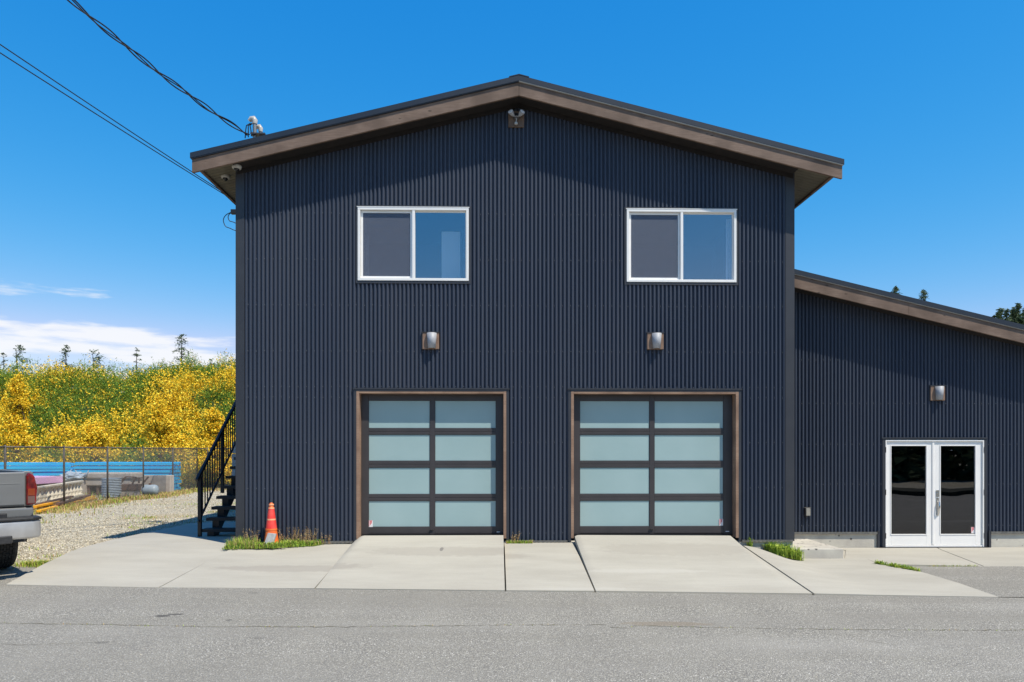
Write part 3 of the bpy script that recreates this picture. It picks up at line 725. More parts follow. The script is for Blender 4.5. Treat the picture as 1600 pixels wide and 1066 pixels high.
zbw = lambda x: (dbot + .01) if stx0 < x < stx1 else wb
siding(WG, WX0, WX1, WINGY + .011, zbw, wzt, [(dx0 - .01, dx1 + .01, -1, dtop + .02), (stx0 - .001, stx0, -1, -1), (stx1, stx1 + .001, -1, -1)], PITCH, 13, [wz(p) for p in (496.5, 563.5, 631, 694.5, 756.5, 821)])
t = MB(); t.box(WX0 - .01, stx0, WINGY - .05, WINGY - .0235, wb - .038, wb + .001); t.build('base_flashing', m_flash, WG)
t = MB(); t.box(stx1, WX1, WINGY - .05, WINGY - .0235, wb - .038, wb + .001); t.build('base_flashing', m_flash, WG)
t = MB(); t.box(WX0 - .03, stx0 + .002, WINGY - .01, WINGY + .2, -.5, wb - .04); t.build('foundation', m_foundation, WG)
t = MB(); t.box(stx1 - .002, WX1, WINGY - .01, WINGY + .2, -.5, wb - .04); t.build('foundation', m_foundation, WG)
t = MB(); t.box(WX1 - .2, WX1, WINGY + .2, 12, -.5, wb - .04); t.build('foundation', m_foundation, WG)
t = MB(); t.add([(WX1, WINGY, wb), (WX1, 12, wb), (WX1, 12, wzt(WX1)), (WX1, WINGY, wzt(WX1))], [(0, 1, 2, 3)]); t.build('side_wall', m_siding, WG)
t = MB(); t.add([(WX0, 12, -.3), (WX1, 12, -.3), (WX1, 12, wzt(WX1)), (WX0, 12, wzt(WX0))], [(0, 1, 2, 3)]); t.build('back_wall', m_siding, WG)
xeW = WX1 + .6; x0W = WR + .035
t = MB(); t.prism([(x0W, rakeW(x0W) + FHW + .01), (xeW, rakeW(xeW) + FHW + .01), (xeW, rakeW(xeW) + FHW + .095), (x0W, rakeW(x0W) + FHW + .095)], yFW - .03, 12.3); t.build('roof_panel', m_roof, WG)
xj = U(1420, 480, yFW).x
for a, b in ((x0W, xj - .002), (xj + .002, xeW - .02)):
    t = MB(); t.prism([(a, rakeW(a)), (b, rakeW(b)), (b, rakeW(b) + FHW - .006), (a, rakeW(a) + FHW - .006)], yFW, yFW + .04); t.build('rake_board', m_fascia, WG)
t = MB(); t.prism([(x0W, rakeW(x0W) + FHW), (xeW, rakeW(xeW) + FHW), (xeW, rakeW(xeW) + FHW + .009), (x0W, rakeW(x0W) + FHW + .009)], yFW - .022, yFW + .02); t.build('drip_edge', m_drip, WG)
t = MB(); t.prism([(x0W, rakeW(x0W) + .04), (xeW - .05, rakeW(xeW - .05) + .04), (xeW - .05, rakeW(xeW - .05) + .06), (x0W, rakeW(x0W) + .06)], yFW + .041, WINGY - .001); t.build('soffit', m_soffit_shade, WG)  # wing soffit, overhang shade in its colour as well
t = MB(); t.box(WX0 + .1, WX1 - .05, 6.0, 6.1, -.1, 2.6); t.build('inner_wall', m_room, WG)
t = MB(); t.box(WX0 + .02, WX1 - .05, WINGY + .25, 11.9, -.35, dbot - .01); t.build('floor', m_room, WG)
# steel surround, frame, threshold
t = MB(); yq = WINGY
t.box(dx0 - .055, dx0 - .004, yq - .038, yq - .0235, dbot, dtop + .02); t.box(dx1 + .004, dx1 + .055, yq - .038, yq - .0235, dbot, dtop + .02); t.box(dx0 - .075, dx1 + .06, yq - .05, yq - .0235, dtop + .021, dtop + .045)
t.box(stx0 - .012, stx0 + .03, yq - .05, yq - .0235, dbot - .02, wb + .02); t.box(stx1 - .03, stx1 + .012, yq - .05, yq - .0235, dbot - .02, wb + .02); t.build('door_trim', m_trim, WG)
t = MB(); t.box(dx0 - .12, dx1 + .1, yq - .075, yq + .1, dbot - .04, dbot - .004); t.build('threshold', m_gframe, WG)
fr = MB(); fr.box(dx0, dx0 + .022, yq - .04, yq + .09, dbot, dtop); fr.box(dx1 - .022, dx1, yq - .04, yq + .09, dbot, dtop); fr.box(dx0 + .022, dx1 - .022, yq - .038, yq + .09, dtop - .03, dtop); fr.box(dx0 + .022, dx1 - .022, yq - .03, yq + .06, dbot, dbot + .03); frame = fr.build('door_frame', m_whitedoor, WG, bevel=.004)
gy = yq - .012
def leaf(xa, xb, ga, gb):
    d = MB(); za, zb_ = dbot + .034, dtop - .034; g0, g1 = wz(834.5, 1460), wz(697, 1460)
    d.box(xa, ga, gy, gy + .045, za, zb_); d.box(gb, xb, gy, gy + .045, za, zb_); d.box(ga, gb, gy, gy + .045, za, g0); d.box(ga, gb, gy, gy + .045, g1, zb_)
    o = d.build('door', m_whitedoor, WG, bevel=.004)
    b = MB(); q = .018; b.box(ga, gb, gy - .008, gy - .0005, g0 - q, g0); b.box(ga, gb, gy - .008, gy - .0005, g1, g1 + q); b.box(ga - q, ga, gy - .008, gy - .0005, g0 - q, g1 + q); b.box(gb, gb + q, gy - .008, gy - .0005, g0 - q, g1 + q); b.build('glazing_bead', m_whitedoor, o, bevel=.003)
    p = MB(); p.box(ga + .0005, gb - .0005, gy + .016, gy + .022, g0, g1); p.build('pane', m_doorglass, o)
    return o
xa, xb = dx0 + .024, dx1 - .024; xm = U(1457, 760, WINGY).x
W_ = lambda px: U(px, 760, WINGY).x
d1 = leaf(xa, xm - .004, W_(1392), W_(1446.5)); d2 = leaf(xm + .004, xb, W_(1469), W_(1523))
t = MB(); t.box(xm - .018, xm + .018, gy - .014, gy - .001, dbot + .04, dtop - .005); t.build('astragal', m_whitedoor, d2, bevel=.003)
for dd, hx in ((d1, dx0 - .004), (d2, dx1 - .006)):
    for hz in (wz(703), wz(769), wz(837)):
        t = MB(); t.box(hx, hx + .012, gy - .034, gy - .022, hz - .05, hz + .05); t.build('hinge', m_gframe, dd)
hx = W_(1464)
t = MB(); t.box(hx - .028, hx + .028, gy - .012, gy - .001, wz(776.5), wz(766)); t.lathe([(0, -.022), (.016, -.022), (.018, -.012)], 12, (hx, gy, wz(770.5)), 'y'); t.build('lock', m_chrome, d2, smooth=True, autosmooth=30)
t = MB(); t.box(hx - .024, hx + .024, gy - .010, gy - .001, wz(805.5), wz(778))
hp = [(hx, gy - .01, wz(783)), (hx + .004, gy - .05, wz(785)), (hx, gy - .065, wz(791)), (hx - .004, gy - .055, wz(798)), (hx, gy - .03, wz(803)), (hx, gy - .008, wz(805))]
t.tube(hp, [.010, .013, .016, .015, .011, .012], 10); t.build('handle', m_chrome, d2, smooth=True, autosmooth=40)
p_sticker(d2, W_(1517.5), gy + .0145, wz(833.5), .065, wz(824) - wz(833.5))

# ------------------------------------------------------------------ wall lamps, camera domes, floodlight, box
def wall_lamp(px, py, y, label):
    c = U(px, py, y); w = .135
    root = empty('wall_lamp', (c.x, y - .024, c.z), label=label, cat='wall lamp', group='square wall lamps on the charcoal front')
    t = MB(); t.box(-w, w, -.035, 0, -w, w); t.build('mounting_block', m_block, root, bevel=.004)
    t = MB(); t.box(-w - .014, w + .014, -.045, .0, w + .001, w + .014); t.box(-w - .014, -w - .001, -.03, 0, -w, w); t.build('flashing', m_trim, root)
    # half-cylinder hood, open above and below, wider at the top
    n = 14; vs = []
    for r0, z in ((.082, w * .93), (.062, -w * .93)):
        for i in range(n + 1):
            a = PI * i / n; vs.append((.018 + r0 * math.cos(a), -.036 - .115 * math.sin(a) * r0 / .1, z))
    fs = [(i, i + 1, n + 2 + i, n + 1 + i) for i in range(n)]
    t = MB(); t.add(vs, fs); o = t.build('lamp_shade', m_lampmetal, root, smooth=True, fixn=False); s = o.modifiers.new('s', 'SOLIDIFY'); s.thickness = .005
    t = MB(); t.lathe([(0, .05), (.03, .05), (.03, -.05), (0, -.05)], 12, (.018, -.085, 0)); t.build('bulb', m_camwhite, root, smooth=True)
    t = MB(); t.box(-.03, .066, -.09, -.036, -.02, .02); t.build('bracket', m_gframe, root)
    return root
wall_lamp(673.5, 533.5, 0, 'square brown-backed metal wall lamp above the left garage door')
wall_lamp(1023, 534, 0, 'square brown-backed metal wall lamp above the right garage door')
wall_lamp(1462.5, 615, WINGY, 'square brown-backed metal wall lamp above the white glass doors')

c = U(806.5, 188, 0); root = empty('floodlight', (c.x, -.024, c.z), label='twin-head motion floodlight on a dark square block below the roof peak', cat='floodlight')
t = MB(); t.box(-.13, .13, -.03, 0, -.135, .125); t.build('mounting_block', m_fascia, root, bevel=.004)
t = MB(); t.lathe([(0, -.035), (.055, -.03), (.06, 0)], 18, (0, -.031, .03), 'y'); t.build('round_base', m_gframe, root, smooth=True)
for s in (-1, 1):
    t = MB(); t.tube([(0, -.06, .03), (s * .03, -.075, .02), (s * .045, -.09, .03)], .009, 8)
    t.tube([(s * .045, -.08, .025), (s * .062, -.10, .035), (s * .085, -.14, .050), (s * .098, -.16, .058)], [.018, .03, .042, .044], 14); h = t.build('lamp_head', m_lampmetal, root, smooth=True, autosmooth=50)
    t = MB(); t.tube([(s * .098, -.161, .058), (s * .1, -.164, .06)], .041, 14); t.build('lens', m_paper, h, smooth=True, autosmooth=50)
t = MB(); t.tube([(0, -.055, .0), (0, -.08, -.05), (-.004, -.085, -.085)], .009, 8); t.lathe([(0, -.125), (.022, -.12), (.03, -.10), (.022, -.085), (0, -.083)], 12, (-.004, -.085, 0)); t.build('motion_sensor', m_camwhite, root, smooth=True, autosmooth=50)

def dome(px, py, y, label):
    c = U(px, py, y); root = empty('security_camera', c, label=label, cat='security camera', group='white dome cameras under the left eave')
    t = MB(); t.lathe([(0, .075), (.06, .075), (.064, .035), (.05, .03), (0, .03)], 20); t.build('bracket', m_camwhite, root, smooth=True, autosmooth=40)
    t = MB(); t.lathe([(0, .03), (.072, .03), (.078, .005), (.066, -.02), (.045, -.03), (0, -.03)], 22); t.build('housing', m_camwhite, root, smooth=True, autosmooth=50)
    t = MB(); t.lathe([(.046, -.024), (.042, -.045), (.028, -.06), (0, -.066)], 18, (.0, -.012, 0)); t.build('lens_dome', m_camdark, root, smooth=True)
dome(370, 262.0, -.16, 'white dome security camera under the brown rake board, nearest the wall corner')
dome(352.5, 277, .35, 'white dome security camera hanging from the beige eave soffit, left of the other')

c = U(1259.5, 799.5, WINGY); root = empty('junction_box', (c.x, WINGY - .024, c.z), label='small grey outdoor outlet box low on the wing wall beside the corner', cat='outlet box')
t = MB(); t.box(-.045, .045, -.055, 0, -.075, .075); t.build('box_body', m_gframe, root, bevel=.004)
t = MB(); t.box(-.040, .040, -.078, -.056, -.07, .065); t.build('cover', m_box, root, bevel=.006)
t = MB(); t.box(-.06, .06, -.05, 0, .076, .083); t.build('cover_flashing', m_flash, root)
t = MB(); t.tube([(-.015, -.03, -.075), (-.015, -.03, -.11)], .014, 8); t.build('conduit', m_gframe, root)

# ------------------------------------------------------------------ service mast and wires
mz = U(396, 200, 2.2)
root = empty('service_mast', (mz.x, 2.2, 0), label='grey electrical service mast with twin white weatherheads rising through the left roof edge', cat='service mast')
def loc(px, py, y=2.2): p = U(px, py, y); return Vector((p.x - mz.x, y - 2.2, p.z))
for (p, top, r) in ((398, 190, .036), (404, 198, .030)):
    a = loc(p, top); t = MB(); t.tube([(a.x, a.y + (p - 398) * .02, 6.2), (a.x, a.y + (p - 398) * .02, a.z)], r, 12); t.build('mast_pipe', m_galv, root, smooth=True, autosmooth=50)
    t = MB(); a = a + Vector((0, (p - 398) * .02, 0)); t.tube([a + Vector((.0, 0, -.05)), a + Vector((0, 0, .02)), a + Vector((-.02, 0, .05)), a + Vector((-.07, 0, .05)), a + Vector((-.11, 0, .01))], [r * 1.3, r * 1.6, r * 1.6, r * 1.35, r * .9], 12); t.build('weatherhead', m_camwhite, root, smooth=True, autosmooth=50)
t = MB(); a = loc(406, 211); t.box(a.x - .16, a.x + .12, -.08, .06, a.z - .012, a.z + .012); t.tube([a + Vector((-.12, -.03, -.03)), a + Vector((-.12, -.03, .03))], .03, 8); t.tube([a + Vector((.06, .05, -.05)), a + Vector((.06, .05, .02))], .04, 8); t.build('clamp', m_gframe, root)
t = MB()
for k, dx in enumerate((-.02, 0, .02)):
    a = loc(391 + k * 1.5, 193); b = loc(383 + k * 5, 216 - k * 1.5); m1 = loc(384 + k * 4, 203)
    t.tube([a, a.lerp(m1, .5) + Vector((-.03, 0, .02)), m1, b], .010, 6)
t.build('drip_loop', m_cable, root, smooth=True)

def sag(a, b, n, s):
    return [a.lerp(b, i / n) - Vector((0, 0, s * 4 * (i / n) * (1 - i / n))) for i in range(n + 1)]
A0 = U(389, 213, 2.2); B1 = U(-260, -310, -2.6); B0 = U(100, 0, .6)
# find the sag by passing near B0
pts = []
n = 160
P0 = U(388, 211, 2.2); P1 = U(-330, -430, -3.4)
def twist(P0, P1, sg, r, strands, pitch, rad, root_, name):
    base = sag(P0, P1, n, sg); Lg = (P1 - P0).length
    for k in range(strands):
        path = []
        for i, p in enumerate(base):
            for sub in (0, .5):
                if i == n and sub: break
                q = p.lerp(base[min(i + 1, n)], sub); s_ = (i + sub) / n * Lg; a = 2 * PI * (s_ / pitch + k / strands); d = (P1 - P0).normalized(); u = d.cross(Vector((0, 0, 1))).normalized(); v = u.cross(d)
                path.append(q + (u * math.cos(a) + v * math.sin(a)) * rad)
        t = MB(); t.tube(path, r, 5); t.build(name, m_cable, root_, smooth=True)
pl_ = empty('power_line', (0, 0, 0), label='thick twisted black service wires running up left from the roof mast', cat='power line')
twist(P0, P1, .36, .012, 2, 1.25, .036, pl_, 'cable')
twist(P0, P1, .36, .010, 1, 1.1, .020, pl_, 'cable')
pl2 = empty('phone_line', (0, 0, 0), label='thin pair of black wires sloping to the wall below the left eave', cat='phone line')
Q0 = U(371, 315, 2.4)
for k, (px, py, dz) in enumerate(((0, 65, 0), (0, 77, -.02))):
    q1 = U(0, py, -1.9); q1 = Q0 + (q1 - Q0) * 1.9
    t = MB(); t.tube(sag(Q0 + Vector((0, 0, dz)), q1 + Vector((0, 0, 0)), 60, .04), .0085, 5); t.build('wire', m_cable, pl2, smooth=True)
# wire loops at the wall
c = U(366, 331, 2.2); root = empty('wire_anchor', (c.x, 2.2, c.z), label='black wire anchor with hanging cable loops on the left wall below the eave', cat='wire anchor')
t = MB(); t.box(-.06, .25, -.04, .04, -.05, .04); t.build('hook_plate', m_cable, root, bevel=.01)
for k, s in enumerate((1, .62)):
    t = MB(); t.tube([(.03 - .24 * s * math.sin(a), .0, -.17 * s - .0 + .17 * s * math.cos(a)) if a < PI * .6 else (.03 - .24 * s * math.sin(a) + (.05 if a > 2.4 else 0), 0, -.17 * s + .20 * s * math.cos(a)) for a in [i * PI / 14 for i in range(14)]], .008, 6); t.build('cable_loop', m_cable, root, smooth=True)

# ------------------------------------------------------------------ side stair
SX = U(314, 827, 1.15).x; SY = 1.15; RISE = .183; RUN = .235; Z0 = U(314, 827, 1.15).z; SWID = 1.0; NT_ = 17
ST = empty('staircase', (0, 0, 0), label='black steel outside staircase climbing the left side wall with picket railing', cat='staircase')
tm = None
for i in range(NT_):
    z = Z0 + RISE * i; y = SY + RUN * i
    if tm is None:
        t = MB(); t.box(0, SWID, 0, .27, -.035, 0); t.box(0, SWID, 0, .006, -.055, -.035); tr = t.build('tread', m_tread, ST, bevel=.003); tm = tr.data; tr.location = (SX, y, z)
    else:
        tr = bpy.data.objects.new('tread', tm); COL.objects.link(tr); tr.parent = ST; tr.location = (SX, y, z)
def saw(x0, x1):
    P = []; yb0 = SY + .02
    for i in range(NT_): P += [(SY + RUN * i + .03, Z0 + RISE * i - .057), (SY + RUN * (i + 1) + .028, Z0 + RISE * i - .057)]
    # lower edge, running back down
    ye = SY + RUN * NT_; ze = Z0 + RISE * NT_
    P = [(SY + .03, Z0 - .16)] + P + [(ye + .02, ze - .38), (SY + .20, Z0 - .18)]
    t = MB()
    n = len(P); vs = [(x0, a, b) for a, b in P] + [(x1, a, b) for a, b in P]
    t.add(vs, [tuple(range(n)), tuple(range(2 * n - 1, n - 1, -1))] + [(i, i + n, (i + 1) % n + n, (i + 1) % n) for i in range(n)])
    return t.build('stringer', m_iron, ST)
saw(SX + .10, SX + .22); saw(SX + SWID - .16, SX + SWID - .04)
RXX = SX - .02
def rail(dz, w, h, y0=-.06, y1=None, name='rail'):
    y1 = y1 or RUN * NT_; t = MB(); f = lambda y: Z0 + y * RISE / RUN + dz
    t.beam((RXX, SY + y0, f(y0)), (RXX, SY + y1, f(y1)), w, h); return t.build(name, m_iron, ST, bevel=.006)
rail(.985, .05, .06, -.14, name='handrail'); rail(.18, .03, .035)
for k, yy in enumerate((.0, 5 * RUN - .1, 10 * RUN - .1, 15 * RUN - .1)):
    z = Z0 + yy * RISE / RUN; t = MB(); t.box(RXX - .028, RXX + .028, SY + yy - .03, SY + yy + .03, (z - .32 if k == 0 else z - .25), z + .955); t.build('post', m_iron, ST)
pk = None; yy = .12
while yy < RUN * NT_ - .05:
    z = Z0 + yy * RISE / RUN
    if pk is None:
        t = MB(); t.box(-.009, .009, -.009, .009, .19, .96); o = t.build('picket', m_iron, ST); pk = o.data
    else: o = bpy.data.objects.new('picket', pk); COL.objects.link(o); o.parent = ST
    o.location = (RXX, SY + yy, z); yy += .115
ye = SY + RUN * NT_; ze = Z0 + RISE * NT_
t = MB(); t.box(SX - .05, WL - .03, ye, ye + 1.4, ze - .18, ze - .02); t.build('landing', m_tread, ST)
for (a, b) in ((SX, ye + 1.3), (SX + .9, ye + 1.3), (SX, ye + .1)):
    t = MB(); t.box(a - .04, a + .04, b - .04, b + .04, -.02, ze - .19); t.build('post', m_iron, ST)
# grey meter boxes on a board by the stair
bx = U(368.5, 720, 5.8); root = empty('meter_cabinet', (bx.x + .05, 5.8, 0), label='stack of three grey meter boxes on a pale board behind the black stair', cat='meter box')
zt_ = [U(368, p, 5.8).z for p in (690, 708, 709.5, 728.5, 730, 748)]
for i in range(3):
    t = MB(); t.box(-.12, .25, -.08, .06, zt_[2 * i + 1], zt_[2 * i]); t.build('meter_box', m_stone, root, bevel=.01)
t = MB(); t.box(-.06, .22, .062, .1, .02, zt_[0]); t.build('board', m_wardrobe, root)

# ------------------------------------------------------------------ traffic cone and leaning stone
cz = .118; c = U(424, 843, -.22); root = empty('traffic_cone', (c.x, -.22, cz), label='tall orange traffic cone with red sleeve beside the left wall corner', cat='traffic cone')
Hc = .70
t = MB(); t.box(-.145, .145, -.145, .145, 0, .028); t.build('base', m_orange, root, bevel=.012)
def cr(z): return .118 - (.118 - .031) * (z - .028) / (Hc - .028)
t = MB(); t.lathe([(cr(.028), .028), (cr(.26), .26), (cr(.26) + .006, .262), (cr(.285) + .006, .285), (cr(.285), .288), (cr(.6), .6), (cr(.6) + .004, .603), (cr(.625) + .004, .625), (cr(.63) - .004, .632), (cr(.655) - .004, .655), (cr(.655) + .003, .658), (cr(.68) + .002, .68), (.024, .69), (.018, Hc), (0, Hc)], 28); t.build('cone_body', m_orange, root, smooth=True, autosmooth=45)
t = MB(); t.lathe([(cr(.288) + .003, .289), (cr(.42) + .003, .42)], 28); t.build('sleeve', m_conered, root, smooth=True)
t = MB(); t.lathe([(cr(.421) + .002, .421), (cr(.44) + .004, .43), (cr(.445) + .003, .445)], 28); t.build('sleeve_band', m_coneband, root, smooth=True)
t = MB(); t.lathe([(cr(.446) + .003, .446), (cr(.6) + .003, .6)], 28); t.build('sleeve', m_conered, root, smooth=True)
for a in (.604, .66): 
    t = MB(); t.lathe([(cr(a) + .006, a), (cr(a + .02) + .006, a + .02)], 28); t.build('band', m_coneband, root, smooth=True)
sp = U(419.5, 846, -.40); root2 = empty('stone_slab', (sp.x, -.40, .135), label='small pale grey stone slab leaning against the foot of the orange cone', cat='stone slab')
t = MB(); M = Matrix.Rotation(R(-14), 4, 'X') @ Matrix.Rotation(R(6), 4, 'Y'); t.add([M @ Vector(v) for v in [(-.085, 0, 0), (.055, 0, 0), (.085, 0, .215), (-.05, 0, .215), (-.085, .045, 0), (.055, .045, 0), (.085, .045, .215), (-.05, .045, .215)]], [(0, 1, 2, 3), (7, 6, 5, 4), (0, 4, 5, 1), (1, 5, 6, 2), (2, 6, 7, 3), (3, 7, 4, 0)]); o = t.build('slab', m_stone, root2, bevel=.006)

# ------------------------------------------------------------------ pickup
m_truck = mat('grey_truck_paint', (0.20, 0.20, 0.195), rough=0.38, metal=0.3, coat=0.4, c2=(0.22, 0.22, 0.215), scale=2)
m_bump = mat('silver_bumper', (0.52, 0.51, 0.50), rough=0.38, metal=0.45, c2=(0.44, 0.43, 0.42), scale=6)
m_blackp = mat('black_plastic', (0.02, 0.02, 0.022), rough=0.6, c2=(0.035, 0.035, 0.035), scale=20)
m_tyre = mat('tyre_rubber', (0.022, 0.021, 0.020), rough=0.85, c2=(0.045, 0.042, 0.038), scale=9)
m_tail = mat('tail_light_red', (0.09, 0.005, 0.008), rough=0.12, coat=0.6, c2=(0.24, 0.010, 0.010), scale=18)
m_amber = mat('tail_light_amber', (0.26, 0.045, 0.012), rough=0.15, coat=0.5)
m_clear = mat('tail_light_clear', (0.16, 0.09, 0.075), rough=0.15, coat=0.5)
m_tglass = mat('truck_glass', (0.01, 0.012, 0.014), rough=0.05)
hd_ = R(47); rc = U(56.5, 770, -2.25)
right = Vector((math.cos(hd_), math.sin(hd_), 0)); fwd = Vector((-math.sin(hd_), math.cos(hd_), 0))
org = Vector((rc.x, -2.25, 0)) - right * .95
TR = empty('pickup_truck', (org.x, org.y, 0.0), hd_, label='grey pickup truck parked at the far left, only its rear right corner in view', cat='pickup truck')
zT = U(50, 736, -2.25).z; zB = U(50, 791, -2.25).z
def rbody(prof_x, y0, y1, name, m, bev=.02): pass
# bed: hollow box, sides slightly bowed
t = MB(); bw = .95
t.prism([(-bw + .02, zB), (-bw, zB + .25), (-bw + .025, zT - .02), (-bw + .06, zT), (-bw + .14, zT), (-bw + .14, zB + .1), (bw - .14, zB + .1), (bw - .14, zT), (bw - .06, zT), (bw - .025, zT - .02), (bw, zB + .25), (bw - .02, zB)], .03, 1.95)
body = t.build('bed', m_truck, TR, bevel=.012)
for s in (-1, 1):  # arches
    t = MB(); pts = [(1.08 + .50 * math.cos(a), .40 + .47 * math.sin(a)) for a in [i * PI / 16 for i in range(17)]]; 
    n = len(pts); vs = []
    for (yy, zz) in pts: vs += [(s * (bw - .16), yy, zz), (s * (bw + .035), yy, zz), (s * (bw + .035), 1.08 + (yy - 1.08) * 1.09, .40 + (zz - .40) * 1.09)]
    t.add(vs, [(3 * i + k, 3 * i + 3 + k, 3 * i + 4 + k, 3 * i + 1 + k) for i in range(n - 1) for k in range(2)]); t.build('wheel_arch', m_blackp, TR, smooth=True, autosmooth=50)
    t = MB(); t.box(s * (bw - .25), s * (bw - .005), .08, .56, zB - .16, zB - .001) if s > 0 else t.box(-(bw - .005), -(bw - .25), .08, .56, zB - .16, zB - .001)
    t.build('lower_panel', m_truck, TR, bevel=.02)
t = MB(); t.box(-.825, .825, -.012, .045, zB + .02, zT - .012); tg = t.build('tailgate', m_truck, TR, bevel=.014)
t = MB(); t.box(-.76, .76, -.015, -.0125, zB + .30, zB + .315); t.build('crease', m_truck, tg, bevel=.003)
t = MB(); t.box(-.13, .13, -.03, -.013, zT - .2, zT - .10); t.build('tailgate_handle', m_blackp, tg, bevel=.01)
for s in (-1, 1):
    P = [(s * .835, zB + .015), (s * .945, zB + .03), (s * .962, zB + .24), (s * .925, zT - .06), (s * .86, zT - .015), (s * .835, zT - .06)]
    t = MB(); t.prism(P, -.022, .16); tl = t.build('tail_light', m_tail, TR, bevel=.015)
    t = MB(); t.box(min(s * .85, s * .93), max(s * .85, s * .93), -.026, -.0225, zB + .145, zB + .235); t.build('turn_lens', m_amber, tl, bevel=.006)
    t = MB(); t.box(min(s * .85, s * .93), max(s * .85, s * .93), -.026, -.0225, zB + .045, zB + .135); t.build('reverse_lens', m_clear, tl, bevel=.006)
# roll pan + bumper
t = MB(); t.prism([(-.90, zB - .15), (.90, zB - .15), (.93, zB - .08), (.93, zB - .008), (-.93, zB - .008), (-.93, zB - .08)], .0, .18); t.build('roll_pan', m_truck, TR, bevel=.03, seg=3)
t = MB(); t.box(-.62, .62, -.03, -.002, zB - .155, zB - .07); t.build('plate_recess', m_blackp, TR, bevel=.02)
zb0 = U(50, 839, -2.3).z; zb1 = U(50, 811, -2.3).z
P = [(-.98, .10), (-.97, -.14), (-.85, -.22), (-.30, -.24), (.30, -.24), (.85, -.22), (.97, -.14), (.98, .10), (.90, .10), (.80, -.08), (-.80, -.08), (-.90, .10)]
t = MB(); t.prism(P, zb0, zb1, axis='z'); t.build('bumper', m_bump, TR, bevel=.035, seg=4, smooth=True, autosmooth=40)
P2 = [(x * 1.006, y * (1.05 if y < 0 else 1)) for x, y in P]
t = MB(); t.prism(P2, zb1 + .002, zb1 + .038, axis='z'); t.build('step_pad', m_blackp, TR, bevel=.012)
t = MB(); t.prism([(-.62, -.255), (.62, -.255), (.66, -.12), (-.66, -.12)], zb0 - .045, zb0 + .055, axis='z'); t.build('bumper_valance', m_blackp, TR, bevel=.012)
# cab, hood
t = MB(); cz0 = zB - .12
prof = [(2.0, cz0), (2.0, 1.28), (2.06, 1.68), (2.2, 1.76), (3.35, 1.76), (3.55, 1.70), (4.10, 1.26), (5.35, 1.12), (5.5, 1.0), (5.55, .55), (5.45, .45), (2.0, .45)]
t.prism(prof, -.93, .93, axis='x'); t.build('cab', m_truck, TR, bevel=.06, seg=3)
for s in (-1, 1):
    t = MB(); t.prism([(2.15, 1.30), (2.18, 1.66), (3.40, 1.67), (3.95, 1.30)], s * .932, s * .936, axis='x'); t.build('side_window', m_tglass, TR)
    t = MB(); t.box(min(s * .95, s * 1.12), max(s * .95, s * 1.12), 3.75, 3.85, 1.28, 1.46); t.build('mirror', m_blackp, TR, bevel=.02)
    t = MB(); t.box(min(s * .62, s * .88), max(s * .62, s * .88), 5.52, 5.57, .78, .96); t.build('headlight', m_paper, TR, bevel=.02)
t = MB(); t.add([(-.78, 1.992, 1.32), (.78, 1.992, 1.32), (.70, 2.045, 1.64), (-.70, 2.045, 1.64)], [(0, 1, 2, 3)]); t.build('rear_window', m_tglass, TR)
t = MB(); t.add([(-.80, 4.06, 1.315), (.80, 4.06, 1.315), (.72, 3.62, 1.675), (-.72, 3.62, 1.675)], [(0, 1, 2, 3)]); t.build('windshield', m_tglass, TR)
t = MB(); t.box(-.60, .60, 5.53, 5.58, .62, .95); t.build('grille', m_blackp, TR, bevel=.02)
t = MB(); t.box(-.95, .95, 5.5, 5.68, .42, .60); t.build('bumper', m_bump, TR, bevel=.04, seg=3)
def wheel(x, y):
    Rw = .40; w = .27; t = MB()
    t.lathe([(.23, -w / 2 + .02), (.30, -w / 2), (.37, -w / 2 + .008), (Rw - .012, -w / 2 + .045), (Rw - .012, w / 2 - .045), (.37, w / 2 - .008), (.30, w / 2), (.23, w / 2 - .02)], 48, axis='x')
    # tread blocks: staggered rows round the tyre
    for row in range(5):
        xx = -w / 2 + .045 + row * (w - .09) / 5; 
        for k in range(40):
            a = 2 * PI * (k + .5 * (row % 2)) / 40; M = Matrix.Rotation(a, 4, 'X'); t.box(xx + .004, xx + (w - .09) / 5 - .004, -.024, .024, Rw - .014, Rw, M=M)
    o = t.build('wheel', m_tyre, TR); o.location = (x, y, Rw)
    t = MB(); sgn = 1 if x > 0 else -1
    t.lathe([(0, sgn * .06), (.05, sgn * .07), (.08, sgn * .02), (.19, sgn * .05), (.225, sgn * .10), (.235, sgn * .11), (.235, -sgn * .11)], 32, axis='x'); t.build('rim', m_bump, o, smooth=True, autosmooth=40)
for s in (-1, 1): wheel(s * .80, 1.08); wheel(s * .79, 4.55)
t = MB(); t.tube([(-.7, 1.08, .42), (.7, 1.08, .42)], .05, 10); t.box(-.45, -.38, .2, 5.2, .42, .55); t.box(.38, .45, .2, 5.2, .42, .55); t.box(-.6, .6, .5, 2.0, .56, .62); t.build('chassis', m_blackp, TR)

